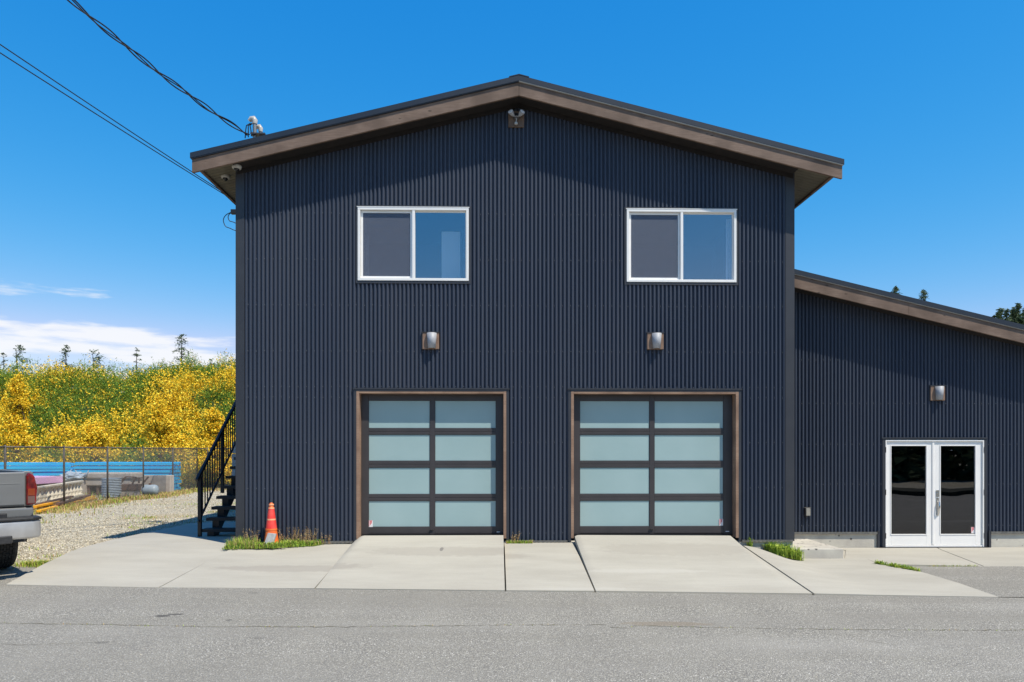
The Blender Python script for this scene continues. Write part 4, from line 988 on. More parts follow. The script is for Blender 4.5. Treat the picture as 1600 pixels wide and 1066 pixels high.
# ------------------------------------------------------------------ chain link fence
FX = -13.15
fz = 1.76
posts = [U(p, 700, d - 12) for p, d in ((8, 19.4), (100, 21.8), (168, 24.3), (224, 26.75), (270, 29.2), (308, 31.6))]
FN = empty('chain_link_fence', (0, 0, 0), label='rusty grey chain-link fence between the gravel yard and the yellow broom bank', cat='fence')
corner = Vector((posts[-1].x, posts[-1].y, 0))
line = [Vector((posts[0].x + (posts[0].x - posts[1].x) * k, posts[0].y - (posts[1].y - posts[0].y) * k, 0)) for k in (4, 3, 2, 1)] + [Vector((p.x, p.y, 0)) for p in posts]
back = [corner] + [corner + Vector((d, d * .02, 0)) for d in (.45, 3, 6, 9, 12, 15)]
def fence_run(P, top_r=.022, post_r=.03):
    for i, p in enumerate(P):
        t = MB(); t.tube([(p.x, p.y, -.1), (p.x, p.y, fz + .03), (p.x, p.y, fz + .05)], [post_r, post_r, post_r * .5], 8); t.build('post', m_fpost, FN, smooth=True)
    for a, b in zip(P[:-1], P[1:]):
        t = MB(); t.tube([(a.x, a.y, fz), (b.x, b.y, fz)], top_r, 6); t.build('top_rail', m_fpost, FN, smooth=True)
    # woven wire: zig-zag strands, each bending at every knot
    for a, b in zip(P[:-1], P[1:]):
        L_ = (b - a).length; d = (b - a) / L_; cell = .056; h = 1.70; nst = int((L_ + h) / cell / 1) ; mb = MB(); nrm = Vector((-d.y, d.x, 0))
        for sgn in (1, -1):
            for k in range(nst):
                s0 = -h + k * cell * 1.0 if sgn > 0 else k * cell * 1.0
                # straight wires at 45 degrees clipped to the bay
                lo, hi = 0.0, h
                if sgn > 0:
                    lo = max(lo, -s0); hi = min(hi, L_ - s0)
                    if hi - lo < .03: continue
                    p0 = a + d * (s0 + lo); p1 = a + d * (s0 + hi)
                else:
                    lo = max(lo, s0 - L_); hi = min(hi, s0)
                    if hi - lo < .03: continue
                    p0 = a + d * (s0 - lo); p1 = a + d * (s0 - hi)
                q0 = Vector((p0.x, p0.y, lo + .04)); q1 = Vector((p1.x, p1.y, hi + .04)); off = nrm * .003 * sgn; w = .0026
                dd = (q1 - q0).normalized(); u = dd.cross(nrm).normalized() * w; v = nrm * w
                mb.add([q0 + off + u, q0 + off - u * .5 + v, q0 + off - u * .5 - v, q1 + off + u, q1 + off - u * .5 + v, q1 + off - u * .5 - v], [(0, 1, 4, 3), (1, 2, 5, 4), (2, 0, 3, 5)])
        o = mb.build('wire_mesh', m_wire, FN, fixn=False); o['kind'] = 'stuff'
fence_run(line); fence_run(back)

# ------------------------------------------------------------------ yard goods behind the fence
m_blue = mat('blue_painted_beam', (0.004, 0.50, 0.95), rough=0.6, c2=(0.008, 0.60, 0.97), scale=3)
m_pink = mat('pink_foam_board', (0.72, 0.40, 0.66), rough=0.8, c2=(0.76, 0.46, 0.70), scale=4)
m_cream = mat('cream_plaster', (0.80, 0.74, 0.60), rough=0.8, c2=(0.70, 0.63, 0.50), scale=6)
m_yellow = mat('orange_yellow_beam', (0.95, 0.48, 0.02), rough=0.5, c2=(0.85, 0.38, 0.02), scale=5)
m_greyc = mat('weathered_grey_block', (0.50, 0.45, 0.40), rough=0.9, c2=(0.40, 0.35, 0.31), scale=5, bump=.3)
m_rust = mat('brown_timber', (0.10, 0.06, 0.045), rough=0.8, c2=(0.16, 0.09, 0.07), scale=8)
m_wrap = mat('pale_blue_wrap', (0.45, 0.52, 0.58), rough=0.5, c2=(0.36, 0.43, 0.50), scale=6)
m_tank = mat('tank_white', (0.30, 0.36, 0.40), rough=0.5, c2=(0.24, 0.29, 0.33), scale=4)
DY = 18.0; xe_ = U(272, 750, DY).x
rows_z = [.02, .17, .32, .47, .62, .77, .92, 1.07]
beam_me = None; nb = 0
def blue_beam(x, y, z, ln):
    global beam_me
    if beam_me is None:
        t = MB(); t.prism([(-.055, 0), (.055, 0), (.055, .125), (.020, .125), (.020, .10), (-.055, .10)], 0, 1, axis='x'); o = t.build('storage_beam', m_blue); beam_me = o.data
    else: o = bpy.data.objects.new('storage_beam', beam_me); COL.objects.link(o)
    o.location = (x - ln, y, z); o.scale = (ln, 1.0, 1.0)
    tag(o, 'bright blue steel rack beam in the long stack behind the chain-link fence', 'steel beam', 'blue rack beams stacked behind the fence')
    return o
for k, z in enumerate(rows_z):
    for j in range(4):
        o = blue_beam(xe_ + random.uniform(-.05, .04), DY + j * .19 + random.uniform(-.02, .02), z + random.uniform(-.004, .004), 4.0 + random.uniform(-.02, .02))
    for j in range(2):
        o = blue_beam(xe_ - 4.15 + random.uniform(-.05, .05), DY - .1 + j * .25 + random.uniform(-.03, .03), z + random.uniform(-.01, .01), 4.4); o.rotation_euler.y = R(random.uniform(-.8, .8)) 
def gb(name, px0, px1, py0, py1, y, dep, m, label, cat, bevel=.02, rz=0, zbot=None):
    a = U(px0, py0, y); b = U(px1, py1, y); t = MB(); w = b.x - a.x; h = a.z - (b.z if zbot is None else zbot)
    t.box(-w / 2, w / 2, 0, dep, 0, h); o = t.build(name, m, bevel=bevel, seg=2); o.location = ((a.x + b.x) / 2, y, b.z if zbot is None else zbot); o.rotation_euler.z = rz
    return tag(o, label, cat) if label else o
# grey slabs leaning / stacked
gb('grey_barrier', 204, 266, 743, 772, 16.6, .35, m_greyc, 'tall weathered grey panel standing at the right end of the blue stack', 'barrier', zbot=0.0)
gb('concrete_block', 125, 206, 739, 748.5, 15.6, .9, m_greyc, 'upper long grey-beige block lying across the other behind the fence', 'concrete block', bevel=.05)
gb('concrete_block', 128, 204, 749, 759, 15.65, .9, m_greyc, 'lower long grey-beige block under the other behind the fence', 'concrete block', bevel=.03)
for px in (136, 150, 200):
    o = gb('timber_bearer', px, px + 4, 759, 775, 15.7, .8, m_rust, ('leftmost', 'middle', 'rightmost')[(136, 150, 200).index(px)] + ' of three short dark timber bearers under the long grey blocks', 'timber', zbot=0.0); o['group'] = 'timber bearers under the grey blocks'
# ribbed drum
c = U(174, 776, 14.6); t = MB(); prof = []
for i in range(23): prof.append((.36 + .035 * math.cos(i * PI), .02 + i * .047))
prof = [(0, .02)] + prof + [(.30, 1.06), (0, 1.07)]
s_ = .68 / 1.07; t.lathe([(r * .85, z * s_) for r, z in prof], 28); o = t.build('ribbed_drum', m_wrap, smooth=True, autosmooth=60); o.location = (c.x, 14.6, 0); tag(o, 'pale blue ribbed drum standing upright behind the second fence bay', 'drum')
# dark crate with window-like frame on it
root = empty('timber_crate', (U(198, 770, 14.9).x, 14.9, 0), label='dark brown timber crate with an open pale frame on top behind the fence', cat='crate')
a = (U(210, 760, 14.9).x - U(186, 760, 14.9).x)
zc = [U(198, p, 14.9).z for p in (757, 767, 778)]
t = MB(); t.box(-a / 2, a / 2, 0, .5, zc[1], zc[0]); t.build('upper_board', m_rust, root, bevel=.01)
t = MB(); t.box(-a / 2 + .06, a / 2 - .04, .02, .5, 0, zc[1] - .005); t.build('lower_board', m_greyc, root, bevel=.01)
t = MB(); t.beam((-a / 2, .1, zc[0] + .02), (-a / 2 + .2, .1, zc[0] + .28), .05, .05); t.beam((a / 2 - .12, .1, zc[0] + .02), (a / 2 + .02, .1, zc[0] + .26), .05, .05); t.beam((-a / 2 + .2, .1, zc[0] + .28), (a / 2 + .02, .1, zc[0] + .26), .05, .04); t.build('open_frame', m_rust, root)
# gas tank
c0, c1 = U(222, 768, 14.9), U(243, 768, 14.9); r_ = .20; root = empty('gas_tank', (c0.x, 14.9, .02 + r_), label='small pale grey horizontal gas tank lying on the grass behind the fence', cat='gas tank')
t = MB(); ln = c1.x - c0.x + .1; t.lathe([(0, 0), (.10, .015), (.17, .05), (r_, .12), (r_, ln - .12), (.17, ln - .05), (.10, ln - .015), (0, ln)], 24, axis='x'); t.build('tank', m_tank, root, smooth=True)
t = MB(); t.lathe([(.05, r_ - .01), (.05, r_ + .05), (0, r_ + .05)], 12, (ln / 2, 0, 0)); t.box(.1, .16, -.14, .14, -r_ - .02, -r_ + .06); t.box(ln - .16, ln - .1, -.14, .14, -r_ - .02, -r_ + .06); t.build('valve_and_feet', m_rust, root)
t = MB(); 
for (px0, py0, px1, py1, y) in ((218, 762, 232, 745, 15.4), (217, 747, 217, 755, 15.3), (158, 770, 165, 750, 15.0)):
    p, q = U(px0, py0, y), U(px1, py1, y); t = MB(); t.beam(p, q, .05, .05); o = t.build('steel_bar', m_rust); tag(o, {218: 'thin dark bar leaning right above the small gas tank', 217: 'short upright dark bar beside the brown timber crate', 158: 'thin dark bar leaning against the ribbed blue drum'}[px0], 'steel bar', 'dark bars leaning behind the fence')
# wrapped heap
root = empty('wrapped_bundle', (U(114, 752, 15.4).x, 15.4, .70), label='crumpled pale blue plastic-wrapped bundle between the pink board and the grey blocks', cat='bundle')
bm = bmesh.new(); bmesh.ops.create_icosphere(bm, subdivisions=4, radius=1)
from mathutils import noise
for v in bm.verts:
    k = 1 + .35 * noise.noise(v.co * 2.3) + .2 * abs(noise.noise(v.co * 5.1)); v.co = Vector((v.co.x * .36 * k, v.co.y * .5 * k, v.co.z * .17 * k))
me = bpy.data.meshes.new('plastic_wrap'); bm.to_mesh(me); bm.free(); me.materials.append(m_wrap); o = bpy.data.objects.new('plastic_wrap', me); COL.objects.link(o); o.parent = root
for k, (x, y, z, a) in enumerate(((-.1, -.1, .2, .5), (.22, .0, .18, -.6), (.42, .05, .16, .7))):
    t = MB(); t.tube([(x, y, 0), (x + a * .1, y, z * .7), (x + a * .22, y - .03, z + .08)], [.07, .04, .008], 6); t.build('wrap_end', m_wrap, root, smooth=True)
t = MB(); t.box(-.4, .35, -.3, .45, -.70, -.14); t.build('pallet_load', m_greyc, root)
# pink board stack
a, b = U(56, 752, 9.3), U(98, 745, 12.0)
t = MB(); zz0, zz1 = U(97, 754, 12).z, U(98, 744.5, 12.0).z
t.add([(a.x - 1.2, 8.0, U(56, 760, 9.3).z), (b.x, 12.0, zz0), (b.x, 12.0, zz1), (a.x - 1.2, 8.0, U(56, 748.5, 9.3).z)] + [(a.x - 2.4, 8.6, U(56, 760, 9.3).z), (b.x - 1.2, 12.6, zz0), (b.x - 1.2, 12.6, zz1), (a.x - 2.4, 8.6, U(56, 748.5, 9.3).z)], [(0, 1, 2, 3), (7, 6, 5, 4), (3, 2, 6, 7), (0, 4, 5, 1), (1, 5, 6, 2), (0, 3, 7, 4)])
fb = empty('foam_board_stack', (0, 0, 0), label='pink foam board bundle on a added dark support behind the pickup tail light', cat='foam board')
t.build('board', m_pink, fb)
t = MB()
for f in (0, .33, .66, 1):
    p = Vector((a.x - 1.2, 8.0, 0)).lerp(Vector((b.x, 12.0, 0)), f); t.box(p.x - 1.0, p.x - .05, p.y, p.y + .25, 0, zz0 - .012 - (1 - f) * .12)
t.add([(a.x - 1.3, 8.1, 0), (b.x - .1, 12.1, 0), (b.x - .1, 12.1, zz0 - .02), (a.x - 1.3, 8.1, U(56, 760, 9.3).z - .02)], [(0, 1, 2, 3)]); t.build('dark_support', m_rust, fb)  # dark support added so the gaps between the balusters stay dark
# cream ornamental balustrade lying along the fence
pA = U(50, 770, 9.0); pB = U(127, 768, 13.6)
root = empty('balustrade', (0, 0, 0), label='cream ornamental balustrade with turned balusters standing along the fence behind the pickup', cat='balustrade')
zb_a, zb_b = U(50, 789, 9.0).z, U(127, 773, 13.6).z; zt_a, zt_b = U(50, 763.5, 9.0).z, U(127, 752, 13.6).z
A3, B3 = Vector((pA.x, 9.0, 0)), Vector((pB.x, 13.6, 0))
t = MB(); t.beam(A3 + Vector((0, 0, zt_a)), B3 + Vector((0, 0, zt_b)), .16, .06); t.build('top_rail', m_cream, root, bevel=.01)
t = MB(); t.beam(A3 + Vector((0, 0, zb_a)), B3 + Vector((0, 0, zb_b)), .16, .06); t.build('bottom_rail', m_cream, root, bevel=.01)
nb = 13; bme = None
for i in range(nb):
    f = (i + .5) / nb; p = A3.lerp(B3, f); z0 = zb_a + (zb_b - zb_a) * f + .031; z1 = zt_a + (zt_b - zt_a) * f - .031; h = z1 - z0
    if bme is None:
        t = MB(); t.lathe([(.085, 0), (.085, .08), (.045, .12), (.105, .30), (.095, .40), (.045, .62), (.04, .80), (.08, .90), (.085, 1)], 12); o = t.build('baluster', m_cream, root, smooth=True, autosmooth=50); bme = o.data
    else: o = bpy.data.objects.new('baluster', bme); COL.objects.link(o); o.parent = root
    o.location = (p.x, p.y, z0); o.scale = (1, 1, h)
# orange-yellow beams on the ground and dark timbers
def ground_bar(a, b, w, h, m, name, label, cat, group):
    t = MB(); t.beam(a, b, w, h); o = t.build(name, m, bevel=.006); return tag(o, label, cat, group)
for (x0, y0_, x1, y1_, z, w, mm) in ((52, 797, 100, 784, .05, .14, 0), (60, 799, 122, 783, .05, .10, 0), (95, 787, 146, 776, .06, .12, 0), (120, 785, 150, 779, .05, .10, 0), (54, 792, 92, 784, .14, .09, 0), (90, 788, 140, 774, .12, .10, 1), (58, 789, 112, 776, .16, .12, 1)):
    a = G(x0, y0_, z); b = G(x1, y1_, z)
    if mm == 0: ground_bar(a, b, w, .06, m_yellow, 'beam', 'orange-yellow steel beam lying on the grass under the cream balustrade', 'steel beam', 'orange-yellow beams on the ground')
    else: ground_bar(a, b, w, .07, m_rust, 'timber', ('dark brown timber lying on the right end of the orange-yellow beams' if x0 == 90 else 'dark brown timber along the foot of the cream balustrade'), 'timber', 'dark timbers by the fence')

# ------------------------------------------------------------------ embankment with broom
m_g1 = mat('broom_green', (0.16, 0.27, 0.018), rough=0.8); m_g2 = mat('broom_dark_green', (0.07, 0.15, 0.015), rough=0.8)
m_g3 = mat('broom_fresh_green', (0.26, 0.38, 0.03), rough=0.8)
m_y1 = mat('broom_yellow', (0.92, 0.60, 0.015), rough=0.7); m_y2 = mat('broom_golden', (0.84, 0.52, 0.012), rough=0.7); m_y3 = mat('broom_bright_yellow', (0.95, 0.74, 0.06), rough=0.7)
BM = [m_g1, m_g2, m_g3, m_y1, m_y2, m_y3]
def bank(x, y):
    t_ = (y - 21.5) / 12.5; t_ = min(1, max(0, t_)); e = t_ * t_ * (3 - 2 * t_)
    return e * (5.75 + .35 * math.sin(x * .35 + 1) + .2 * math.sin(x * .9)) - .02
xsb = np.linspace(-60, 14, 75); ysb = list(np.linspace(21, 36, 16)) + [44, 60, 90]
mb = MB(); vs = [(x, y, bank(x, y) if y < 37 else bank(x, 36) - max(0, y - 40) * .08) for y in ysb for x in xsb]
nx = len(xsb); mb.add(vs, [(j * nx + i, j * nx + i + 1, (j + 1) * nx + i + 1, (j + 1) * nx + i) for j in range(len(ysb) - 1) for i in range(nx - 1)])
kind(mb.build('hillside', m_soil, smooth=True))

def unit(a): return a / np.linalg.norm(a, axis=-1, keepdims=True)
def bush_tris(c, rad, hgt, fy, nspray, nleaf, size):
    """sprays of small leaf and flower faces filling a bush; flowers sit on the outer ends"""
    d = rng.normal(size=(nspray, 3)); d[:, 2] = np.abs(d[:, 2]) * .9 + .05; d = unit(d)
    lump = 1 + .30 * np.sin(d[:, 0] * 5 + c[0] * 3) * np.cos(d[:, 1] * 4 + c[1]) + .15 * np.sin(d[:, 2] * 7 + c[0])
    base = np.array(c) + d * np.array([rad, rad, hgt]) * (rng.uniform(.50, .88, (nspray, 1)) * lump[:, None])
    dirr = unit(d * .8 + np.array([0, 0, .45]) + rng.normal(size=(nspray, 3)) * .28)
    ln = rng.uniform(.15, .38, (nspray, 1)) * rad / 1.1
    s = np.linspace(0, 1, nleaf)
    P = base[:, None, :] + dirr[:, None, :] * ln[:, None, :] * s[None, :, None] + rng.normal(size=(nspray, nleaf, 3)) * .035
    P = P.reshape(-1, 3); n = len(P)
    sh = s[None, :] + np.zeros((nspray, 1)); G3 = np.array(c) + P
    nz = (np.sin(G3 @ [9.1, 3.3, 5.2] + 1) + np.sin(G3 @ [-4.7, 8.3, 6.1]) + np.sin(G3 @ [3.9, -6.6, 9.7] + 2) + 1.3 * np.sin(G3 @ [2.1, 1.7, -3.9]) * np.sin(G3 @ [-1.9, 2.6, 3.1] + .7)) / 3.2
    pf = 1 / (1 + np.exp(-(nz * .75 + (fy - .5) * 1.5) * 7)); fl = rng.uniform(size=n) < (pf * .9 * (.55 + .45 * sh.reshape(-1)) + .03)
    a = unit(rng.normal(size=(n, 3))); b = unit(np.cross(a, rng.normal(size=(n, 3))))
    sz = (size * rng.uniform(.6, 1.3, n) * np.where(fl, 1.0, .85))[:, None]
    # leaves narrow and upright, flowers rounder
    up = np.repeat(dirr, nleaf, axis=0); a = np.where(fl[:, None], a, unit(up + .4 * a))
    wid = np.where(fl, .85, .5)[:, None]
    V = np.stack([P - b * sz * wid, P + b * sz * wid, P + a * sz * np.where(fl, 1.2, 1.5)[:, None]], axis=1)
    r = rng.uniform(size=n); idx = np.where(fl, np.where(r < .5, 3, np.where(r < .78, 4, 5)), np.where(r < .45, 0, np.where(r < .8, 1, 2)))
    return V, idx
Vs, Is = [], []
def yellowness(x, y):
    n_ = noise.noise(Vector((x * .33, y * .33, 1.7))) + .5 * noise.noise(Vector((x * .8, y * .8, 5.1)))
    low = max(0, 1 - (y - 21.5) / 8)
    return min(.97, max(.03, .20 + n_ * 1.7 + .32 * low))
x = -46.0
while x < 8:
    inview = -35 < x < -9; y = 21.9
    while y < 34.6:
        st = 1.05 if inview else 1.7
        bx, by = x + random.uniform(-.5, .5), y + random.uniform(-.5, .5); rad = random.uniform(.65, 1.55) * (1 if inview else 1.3)
        h = rad * random.uniform(.9, 1.35); 
        if inview: V, I = bush_tris((bx, by, bank(bx, by) + .05), rad, h, yellowness(bx, by), 300, 8, .056)
        else: V, I = bush_tris((bx, by, bank(bx, by) + .05), rad, h, yellowness(bx, by), 70, 6, .09)
        Vs.append(V); Is.append(I); y += st
    x += 1.05 if inview else 1.7
o = tri_cloud('broom_thicket', np.concatenate(Vs), np.concatenate(Is), BM); tag(o, 'dense thicket of flowering yellow broom and green shrubs covering the bank', 'shrubs', kind='stuff')
def bright_bush(px, py_top, py_bot, y, wpx, label, fy=.97):
    top = U(px, py_top, y); bot = U(px, py_bot, y); rad = (U(px + wpx / 2, 700, y).x - U(px, 700, y).x); h = top.z - bot.z
    Va, Ia = [], []
    for k in range(9):
        f = k / 8; rr = rad * (1 - .60 * f) * .72; off = rad * (1 - f) * .45
        V, I = bush_tris((random.uniform(-off, off), random.uniform(-.3, .3), h * f * .78), rr, h * .26, fy, 240, 8, .05); Va.append(V); Ia.append(I)
    root = empty('broom_bush', (bot.x, y, bot.z), label=label, cat='shrub')
    tri_cloud('foliage', np.concatenate(Va), np.concatenate(Ia), BM, root)
    t = MB()
    for k in range(6): t.tube([(random.uniform(-.1, .1), 0, -.1), (random.uniform(-.3, .3) * rad, random.uniform(-.1, .1), h * .45), (random.uniform(-.4, .4) * rad, 0, h * .8)], [.04, .025, .008], 5)
    t.build('stem', m_rust, root)
bright_bush(28, 588, 705, 22.2, 70, 'tall pointed golden broom bush standing out at the left edge of the bank')
bright_bush(250, 632, 712, 20.9, 90, 'broad bright yellow broom bush beside the stair, left one of two')
bright_bush(335, 640, 712, 20.6, 86, 'broad bright yellow broom bush directly behind the stair railing')
bright_bush(150, 660, 715, 21.0, 90, 'low bright yellow broom bush behind the middle fence bays')

# ------------------------------------------------------------------ trees
m_needle = mat('fir_needles', (0.065, 0.100, 0.045), rough=0.85); m_needle2 = mat('fir_needles_light', (0.12, 0.155, 0.06), rough=0.85); m_bark = mat('bark', (0.09, 0.065, 0.05), rough=0.95, c2=(0.05, 0.04, 0.03), scale=10)
def conifer(base, h, width, label=None, group=None, sparse=1.0, nb_=90, leaf=.16, crooked=0, parent=None, asym=None):
    root = empty('fir_tree', base, label=label, cat='tree' if label else None, group=group)
    t = MB(); cx = [(crooked * .3 * math.sin(f * 5), 0, h * f) for f in (0, .25, .5, .75, .97)]; t.tube(cx, [h * .016, h * .013, h * .010, h * .006, h * .002], 7); t.build('trunk', m_bark, root, smooth=True)
    P, D, SZ = [], [], []
    for k in range(nb_):
        f = random.uniform(.18, 1) ** .8 if sparse >= 1 else random.uniform(.4, 1); z = h * f; r = width * (1 - f) ** .8 * random.uniform(.55, 1.1) + .05 * width
        if asym: r *= random.choice((.4, 1.3, 1))
        a = random.uniform(0, 2 * PI); n_ = max(4, int(24 * r / width * sparse) + 3); droop = random.uniform(.05, .35)
        for j in range(n_):
            q = (j + 1) / n_; p = (math.cos(a) * r * q, math.sin(a) * r * q, z - droop * r * q * q + .12 * r * q)
            for _ in range(3 if sparse >= 1 else 2): P.append([p[0] + random.gauss(0, leaf * .5), p[1] + random.gauss(0, leaf * .5), p[2] + random.gauss(0, leaf * .3)])
    P = np.array(P); n = len(P); a = unit(rng.normal(size=(n, 3)) * [1, 1, .4]); b = unit(np.cross(a, rng.normal(size=(n, 3)))); s = leaf * rng.uniform(.5, 1.2, (n, 1))
    V = np.stack([P - b * s * .35, P + b * s * .35, P + a * s * 1.3], axis=1); tri_cloud('crown', V, (rng.uniform(size=n) < .35).astype(int), [m_needle, m_needle2], root)
    return root
def tree_at(px, py, y, width, label, **k):
    p = U(px, py, y); g = 2.0; conifer((p.x, y, g - 2.0), p.z - (g - 2.0), width, label, 'treetops showing above the broom bank' if px < 400 else 'treetops beyond the wing roof', **k)
tree_at(31, 539, 46, 2.9, 'ragged dark fir treetop above the bank near the left edge of the picture', nb_=120, sparse=.5, crooked=1, leaf=.13)
tree_at(6, 552, 50, 2.6, 'faint thin treetop at the very left edge above the bank', nb_=60, sparse=.4, leaf=.12)
tree_at(103, 539, 48, 2.6, 'narrow dark fir treetop standing against the white cloud', nb_=130, sparse=.5, leaf=.13)
tree_at(151, 546, 44, 4.2, 'wide low dark treetop with spreading side branches above the bank', nb_=120, sparse=.6, leaf=.14, crooked=1, asym=True)
tree_at(213.5, 545, 48, 1.7, 'small thin fir tip right of the wide low treetop', nb_=90, sparse=.5, leaf=.12)
tree_at(284, 523, 46, 3.2, 'tallest feathery treetop above the bank, nearest the stair', nb_=190, sparse=.5, leaf=.12)
tree_at(330, 561, 48, 1.2, 'tiny fir tip barely above the bank beside the building', nb_=60, sparse=.5, leaf=.12)
tree_at(1399.5, 449, 60, 2.8, 'small fir tip above the wing roof, left of the two', nb_=260, sparse=1, leaf=.16)
tree_at(1443, 453.5, 58, 3.0, 'dark fir tip above the wing roof, right of the two', nb_=280, sparse=1, leaf=.16)
# forested ridge beyond the wing
def ridge(x): return min(31, max(0, 24 + (x - 122) * .72))
ysr = list(range(96, 330, 18)); xsr = list(range(40, 320, 10)); mb = MB()
def rz_(x, y): return ridge(x) * sm((y - 96) / 70) * 1.0 - .5
vs = [(x, y, rz_(x, y)) for y in ysr for x in xsr]; nx = len(xsr); mb.add(vs, [(j * nx + i, j * nx + i + 1, (j + 1) * nx + i + 1, (j + 1) * nx + i) for j in range(len(ysr) - 1) for i in range(nx - 1)]); kind(mb.build('hill', m_soil, smooth=True))
def forest(name, spots, label, leaf, per, squat=1.0, **kw):
    Vf, If = [], []
    for (x_, y_, z_, h_, w_) in spots:
        n = per; f = rng.uniform(0.02, 1, n) ** .9; r = w_ * (1 - f) ** .75 * rng.uniform(.35, 1.05, n); tier = 1 - .25 * np.abs(np.sin(f * 26)); a = rng.uniform(0, 2 * PI, n)
        P = np.stack([x_ + np.cos(a) * r * tier, y_ + np.sin(a) * r * tier, z_ + h_ * f - .18 * r], 1)
        A = unit(rng.normal(size=(n, 3)) * [1, 1, .4] + np.stack([np.cos(a), np.sin(a), -.2 + 0 * a], 1) * .8); B = unit(np.cross(A, rng.normal(size=(n, 3)))); s_ = leaf * rng.uniform(.5, 1.2, (n, 1))
        Vf.append(np.stack([P - B * s_ * .4, P + B * s_ * .4, P + A * s_ * 1.3], 1)); If.append((rng.uniform(size=n) < rng.uniform(.1, .8)).astype(int))
    return tag(tri_cloud(name, np.concatenate(Vf), np.concatenate(If), [m_needle, m_needle2]), label, 'trees', kind='stuff')
sp = []
for k in range(900):
    x_ = random.uniform(84, 200); y_ = random.uniform(112, 215); h_ = random.uniform(5, 9); sp.append((x_, y_, rz_(x_, y_) - .4, h_, h_ * random.uniform(.16, .3)))
forest('forest', sp, 'dense evergreen forest covering the ridge beyond the wing roof', .85, 230)
for (px, py, y, w, lab_) in ((1560.5, 487, 160, 1.6, 'lone pointed fir tip first above the roof line at the foot of the ridge'), (1573, 484, 164, 1.5, 'second fir tip up the skyline of the ridge beyond the wing'),
                         (1584, 480, 166, 2.2, 'taller dark fir on the ridge skyline near the right edge'), (1591, 475, 168, 2.2, 'highest pointed fir on the ridge skyline at the right edge')):
    p = U(px, py, y); g = rz_(p.x, y) - .3; conifer((p.x, y, g), p.z - g, w, lab_, 'skyline firs on the ridge', nb_=80, sparse=.6, leaf=.45)

# across the road, behind the photographer: dark strip, gravel flat and a wooded edge, which the door glass reflects
m_dark_strip = mat('dark_strip_tone', (0.03, 0.035, 0.02), rough=1, c2=(0.06, 0.055, 0.035), scale=3)
t = MB(); t.box(-80, 80, -17.0, -14.5, -.6, .02); kind(t.build('dark_strip', m_dark_strip))  # unseen dark band, added for the door glass to reflect
sp = []
for k in range(150):
    x_ = -75 + 150 * (k + random.uniform(-.5, .5)) / 150; h_ = random.uniform(5, 8.5); sp.append((x_, -29 - random.uniform(0, 6), -.2, h_, random.uniform(1.8, 2.8)))
forest('tree_line', sp, 'dark evergreen tree line across the road behind the camera', .5, 900)

# ------------------------------------------------------------------ grass, weeds, stones
m_ga = mat('grass_green', (0.24, 0.38, 0.035), rough=0.7); m_gb = mat('grass_deep', (0.12, 0.22, 0.025), rough=0.7); m_gc = mat('grass_lime', (0.42, 0.52, 0.06), rough=0.7)
m_gd = mat('grass_dry', (0.52, 0.38, 0.17), rough=0.9); m_ge = mat('grass_straw', (0.42, 0.25, 0.11), rough=0.9)
GM = [m_ga, m_gb, m_gc, m_gd, m_ge]
def blades(P, hmin, hmax, w, lean, probs):
    P = np.asarray(P, float); n = len(P); h = rng.uniform(hmin, hmax, (n, 1)); a = rng.uniform(0, 2 * PI, n); d = np.stack([np.cos(a), np.sin(a), np.zeros(n)], 1); s = np.stack([-np.sin(a), np.cos(a), np.zeros(n)], 1)
    l = rng.uniform(.1, 1, (n, 1)) * lean; mid = P + d * h * l * .35 + [0, 0, 1] * h * .6; tip = P + d * h * l + [0, 0, 1] * h * (1 - .3 * l)
    ww = w * rng.uniform(.6, 1.2, (n, 1)); V = np.concatenate([np.stack([P - s * ww, P + s * ww, mid + s * ww * .7], 1), np.stack([P - s * ww, mid + s * ww * .7, mid - s * ww * .7], 1), np.stack([mid - s * ww * .7, mid + s * ww * .7, tip], 1)])
    i = rng.choice(5, n, p=probs); return V, np.concatenate([i, i, i])
def tufts(C, n0, n1, h0, h1, w, probs, spread=.02, lean=.9):
    Va, Ia = [], []
    for c in C:
        n = random.randint(n0, n1); k = random.uniform(.55, 1.15); P = np.array(c)[None] + rng.normal(size=(n, 3)) * [spread, spread * .7, 0]
        a = rng.uniform(0, 2 * PI, n); d = np.stack([np.cos(a), np.sin(a) * .6, 0 * a], 1); h = rng.uniform(h0, h1, (n, 1)) * k; l = rng.uniform(.1, 1, (n, 1)) * lean; s_ = np.stack([-np.sin(a), np.cos(a), 0 * a], 1) * w * rng.uniform(.6, 1.3, (n, 1))
        m = P + d * h * l * .4 + [0, 0, 1] * h * .65; t_ = P + d * h * l * 1.05 + [0, 0, 1] * h * (1 - .45 * l)
        Va += [np.stack([P - s_ * .6, P + s_ * .6, m + s_], 1), np.stack([P - s_ * .6, m + s_, m - s_], 1), np.stack([m - s_, m + s_, t_], 1)]
        pr = np.array(probs) * rng.uniform(.5, 1.5, 5); i = rng.choice(5, n, p=pr / pr.sum()); Ia += [i, i, i]
    return np.concatenate(Va), np.concatenate(Ia)
def stalks(n, fn, h0, h1):
    """dry seed-head stalks: thin leaning stems with a few small husks"""
    Va, Ia = [], []
    for _ in range(n):
        p = np.array(fn()); h = random.uniform(h0, h1); tip = p + [random.uniform(-.35, .35) * h, random.uniform(-.15, .15) * h, h]
        Va.append([[p + [-.002, 0, 0], p + [.002, 0, 0], tip]]); Ia.append(4)
        for k in range(9):
            f = random.uniform(.45, 1.0); q = p + (tip - p) * f + rng.normal(size=3) * .008; a = unit(rng.normal(size=3)) * .017; b = unit(rng.normal(size=3)) * .006; Va.append([[q - b, q + b, q + a]]); Ia.append(random.choice((3, 3, 4)))
    return np.concatenate(Va), np.array(Ia)
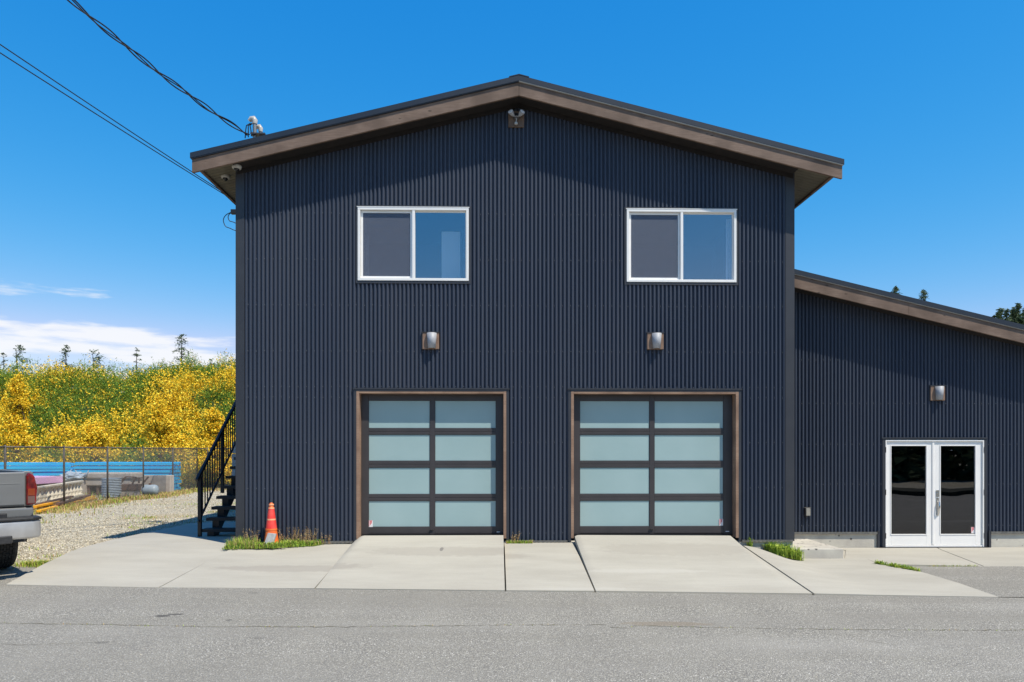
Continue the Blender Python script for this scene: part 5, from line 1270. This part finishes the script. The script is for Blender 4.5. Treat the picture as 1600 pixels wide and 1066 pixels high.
def grass_obj(name, label, parts, cat='grass'):
    o = tri_cloud(name, np.concatenate([p[0] for p in parts]), np.concatenate([p[1] for p in parts]), GM); return tag(o, label, cat, kind='stuff')
# bed at the left corner, around the cone
gx0, gx1 = U(358, 850, -.3).x, U(500, 850, -.15).x
def bed():
    f = random.random() ; x = gx0 + (gx1 - gx0) * f; wdt = .52 * (1 - f) ** .6 + .05
    return (x, -.03 - random.random() * wdt, .115)
P = [bed() for _ in range(2600)]; TB = [bed() for _ in range(150)] + [(c.x + random.uniform(-.25, .25), -.40 - random.random() * .12, .12) for c in [U(424, 843, -.42)] * 26]
grass_obj('weed_bed', 'green weeds and dry stalks along the wall base around the orange cone', [blades(P, .015, .05, .005, 1.1, [.38, .28, .22, .10, .02]), tufts(TB, 14, 40, .04, .13, .005, [.40, .22, .28, .09, .01], .03),
    blades([(gx0 + random.random() * .45, -.12 - random.random() * .4, .12) for _ in range(500)], .08, .20, .004, .8, [.3, .1, .35, .25, 0]),
    stalks(70, lambda: (U(random.uniform(436, 492), 845, -.12).x, -.06 - random.random() * .15, .13), .12, .30), stalks(22, lambda: (U(random.uniform(383, 408), 845, -.2).x, -.2 - random.random() * .2, .13), .15, .30), stalks(10, lambda: (U(random.uniform(500, 515), 845, -.1).x, -.06, .13), .08, .2)])
# soil under the bed and the wedge
m_dirt = mat('damp_dirt', (0.12, 0.09, 0.055), rough=1, c2=(0.20, 0.16, 0.10), scale=14)
t = MB(); t.add([(gx0 - .02, -.02, .152), (gx0 - .02, -.50, .135), (gx0 + .55, -.46, .140), (gx1 - .3, -.14, .156), (gx1, -.06, .160), (gx1, -.02, .165)], [(0, 1, 2, 3, 4, 5)]); kind(t.build('soil', m_dirt))
# between the garage doors
P = [(U(random.uniform(791, 832), 845, -.05).x, -.05 - random.random() * .06, .13) for _ in range(420)]
grass_obj('weed_strip', 'thin strip of yellow-green weeds at the wall base between the garage doors', [blades(P, .02, .08, .004, .9, [.3, .1, .45, .1, .05]), stalks(10, lambda: (U(random.uniform(795, 812), 845, -.05).x, -.06, .13), .1, .2)])
# wedge right of the right garage door
def wedge():
    px = random.uniform(1163, 1254) if random.random() < .12 else min(1255, max(1195, random.gauss(1229, 15))); yf_ = G(px, 852 + (px - 1163) / 89 * 25, .09 - (px - 1163) / 89 * .24).y
    x = U(px, 860, yf_).x; return (x, yf_ + .01 + random.random() * (0 - yf_ - .03), .06 - (px - 1163) / 89 * .21)
P = [wedge() for _ in range(700)]; TB = [wedge() for _ in range(80)]; TB = [q for q in TB if q[0] > U(1198, 860, 0).x or random.random() < .3]
grass_obj('grass_tuft', 'bright green grass tuft in the dip where the tall building meets the low step', [blades(P, .015, .05, .005, 1.0, [.40, .14, .34, .12, 0]), tufts(TB, 16, 44, .07, .27, .007, [.38, .14, .46, .02, 0], .02)])
t = MB(); t.add([(XS0 - .05, -.021, .05), (XS0 - .05, -.09, .06), (XS1 - .02, -.17, -.17), (XS1 + .05, -.02, -.17)], [(0, 1, 2, 3)]); kind(t.build('soil', m_dirt))
# along the curved border on the right
Pb = []
for _ in range(900):
    f = random.random() ** 1.3; px = 1372 + f * 68; py = 881.5 + f * 12.5; p = G(px, py, -.15); Pb.append((p.x + random.gauss(0, .012), p.y + random.random() * .05, -.148))
Pc = [(U(random.uniform(1448, 1527), 886, yR).x, yR - random.random() * .02, -.15) for _ in range(200)]
grass_obj('grass_edge', 'narrow green grass line along the curved concrete edge before the white doors', [blades(Pb[:260], .01, .03, .004, 1.2, [.3, .1, .4, .2, 0]), tufts(random.sample(Pb, 34), 8, 26, .03, .09, .005, [.35, .12, .5, .03, 0], .02, 1.2), blades(Pc, .01, .05, .003, 1, [.1, .1, .4, .3, .1])])
# tuft left near the pickup
c = G(57, 883, 0); P = [(c.x + random.gauss(0, .13), c.y + random.gauss(0, .07), -.02) for _ in range(900)]
grass_obj('grass_tuft', 'small yellow-green grass tuft at the slab edge beside the pickup wheel', [blades(P, .03, .12, .005, 1, [.25, .1, .45, .2, 0])])
# weeds in the road crack
P = []
for a, b in zip(CR[:-1], CR[1:]):
    k = int((b - a).length * (34 if b.x < 1 else 22))
    for _ in range(k):
        q = a.lerp(b, random.random())
        if noise.noise(Vector((q.x * 1.7, 0, 0))) > -.05: P.append((q.x, q.y + random.gauss(0, .012), zb(q.x)))
grass_obj('crack_weeds', 'tiny straw-coloured weeds growing in the long road crack', [blades(P, .006, .022, .003, 1.2, [.1, .1, .35, .35, .1])])
# gravel yard: dry grass strip by the fence, scattered tufts
Pg = []
for _ in range(19000):
    f = random.random(); y = -4 + f * 24; xf = FX + .2; q = abs(random.gauss(0, .8 if y < 8 else .5)); 
    if noise.noise(Vector((y * .5, q, 3))) < -.25 and q > .4: continue
    Pg.append((xf + q + .15 * math.sin(y), y, -.03))
Pt = []
for _ in range(60):
    c = (random.uniform(-12.5, -6.6), random.uniform(-1.6, 12)); k = random.randint(20, 70); sx = random.uniform(.08, .35)
    Pt += [(c[0] + random.gauss(0, sx), c[1] + random.gauss(0, sx * .6), -.03) for _ in range(k)]
# fringe along the curved slab edge
for _ in range(1500):
    q = Vector(random.choice(J0[1:-2])); r_ = Vector(J0[min(len(J0) - 1, J0.index(tuple(q)) + 1)]); s = q.lerp(r_, random.random()); Pt.append((s.x - abs(random.gauss(0, .07)) - .01, s.y + abs(random.gauss(0, .05)), -.03))
grass_obj('yard_grass', 'dry straw and green grass along the fence and tufts in the gravel yard', [blades(Pg, .03, .17, .010, 1, [.10, .05, .15, .42, .28]), blades(Pt, .02, .09, .006, 1.2, [.25, .12, .28, .25, .10]),
    blades([(random.uniform(-30, FX), random.uniform(-2, 21), -.03) for _ in range(12000)], .08, .28, .014, 1, [.2, .1, .2, .3, .2])])
# stones
m_s1 = mat('pebble_grey', (0.58, 0.55, 0.46), rough=0.95); m_s2 = mat('pebble_tan', (0.68, 0.61, 0.46), rough=0.95); m_s3 = mat('pebble_dark', (0.36, 0.32, 0.25), rough=0.95)
def stones(n, fn, s0, s1):
    c = np.array([fn() for _ in range(n)]); t4 = np.array([[1, 1, 1], [1, -1, -1], [-1, 1, -1], [-1, -1, 1]]) * .7
    f = [(0, 1, 2), (0, 3, 1), (0, 2, 3), (1, 3, 2)]; sz = rng.uniform(s0, s1, (n, 1, 1)); pts = t4[None] * sz * rng.uniform(.6, 1.3, (n, 1, 3)) + rng.normal(size=(n, 4, 3)) * s0 * .3
    an = rng.uniform(0, 2 * PI, n); ca, sa = np.cos(an)[:, None], np.sin(an)[:, None]; X = pts[..., 0] * ca - pts[..., 1] * sa; Y = pts[..., 0] * sa + pts[..., 1] * ca; pts = np.stack([X, Y, pts[..., 2] * .7], -1) + c[:, None, :]
    V = np.concatenate([pts[:, list(q)] for q in f]); i = rng.integers(0, 3, n); return V, np.concatenate([i] * 4)
def sfn():
    while True:
        x = random.uniform(-13, -5.0); y = random.uniform(-2.2, 19) if random.random() < .6 else random.uniform(-2.2, 6)
        # keep stones off the slab: left of its curved edge
        xe2 = np.interp(y, [p[1] for p in J0], [p[0] for p in J0])
        if x < xe2 - .03 and not (y < pl[1].y and x < pl[0].x): return (x, y, -.022)
V, I = stones(34000, sfn, .006, .019); o = tri_cloud('gravel', V, I, [m_s1, m_s2, m_s3]); tag(o, 'loose crushed stones scattered over the gravel yard left of the building', 'gravel', kind='stuff')
# a few loose chips on the asphalt
V, I = stones(900, lambda: (lambda x: (x, random.uniform(-7.5, yE(x) - .02), zb(x) + .002))(random.uniform(-6, 7)), .002, .005); o = tri_cloud('road_chips', V, I, [m_s1, m_s2, m_s3]); tag(o, 'small loose stone chips lying on the asphalt road', 'stone chips', kind='stuff')
print('script done', len(bpy.data.objects))
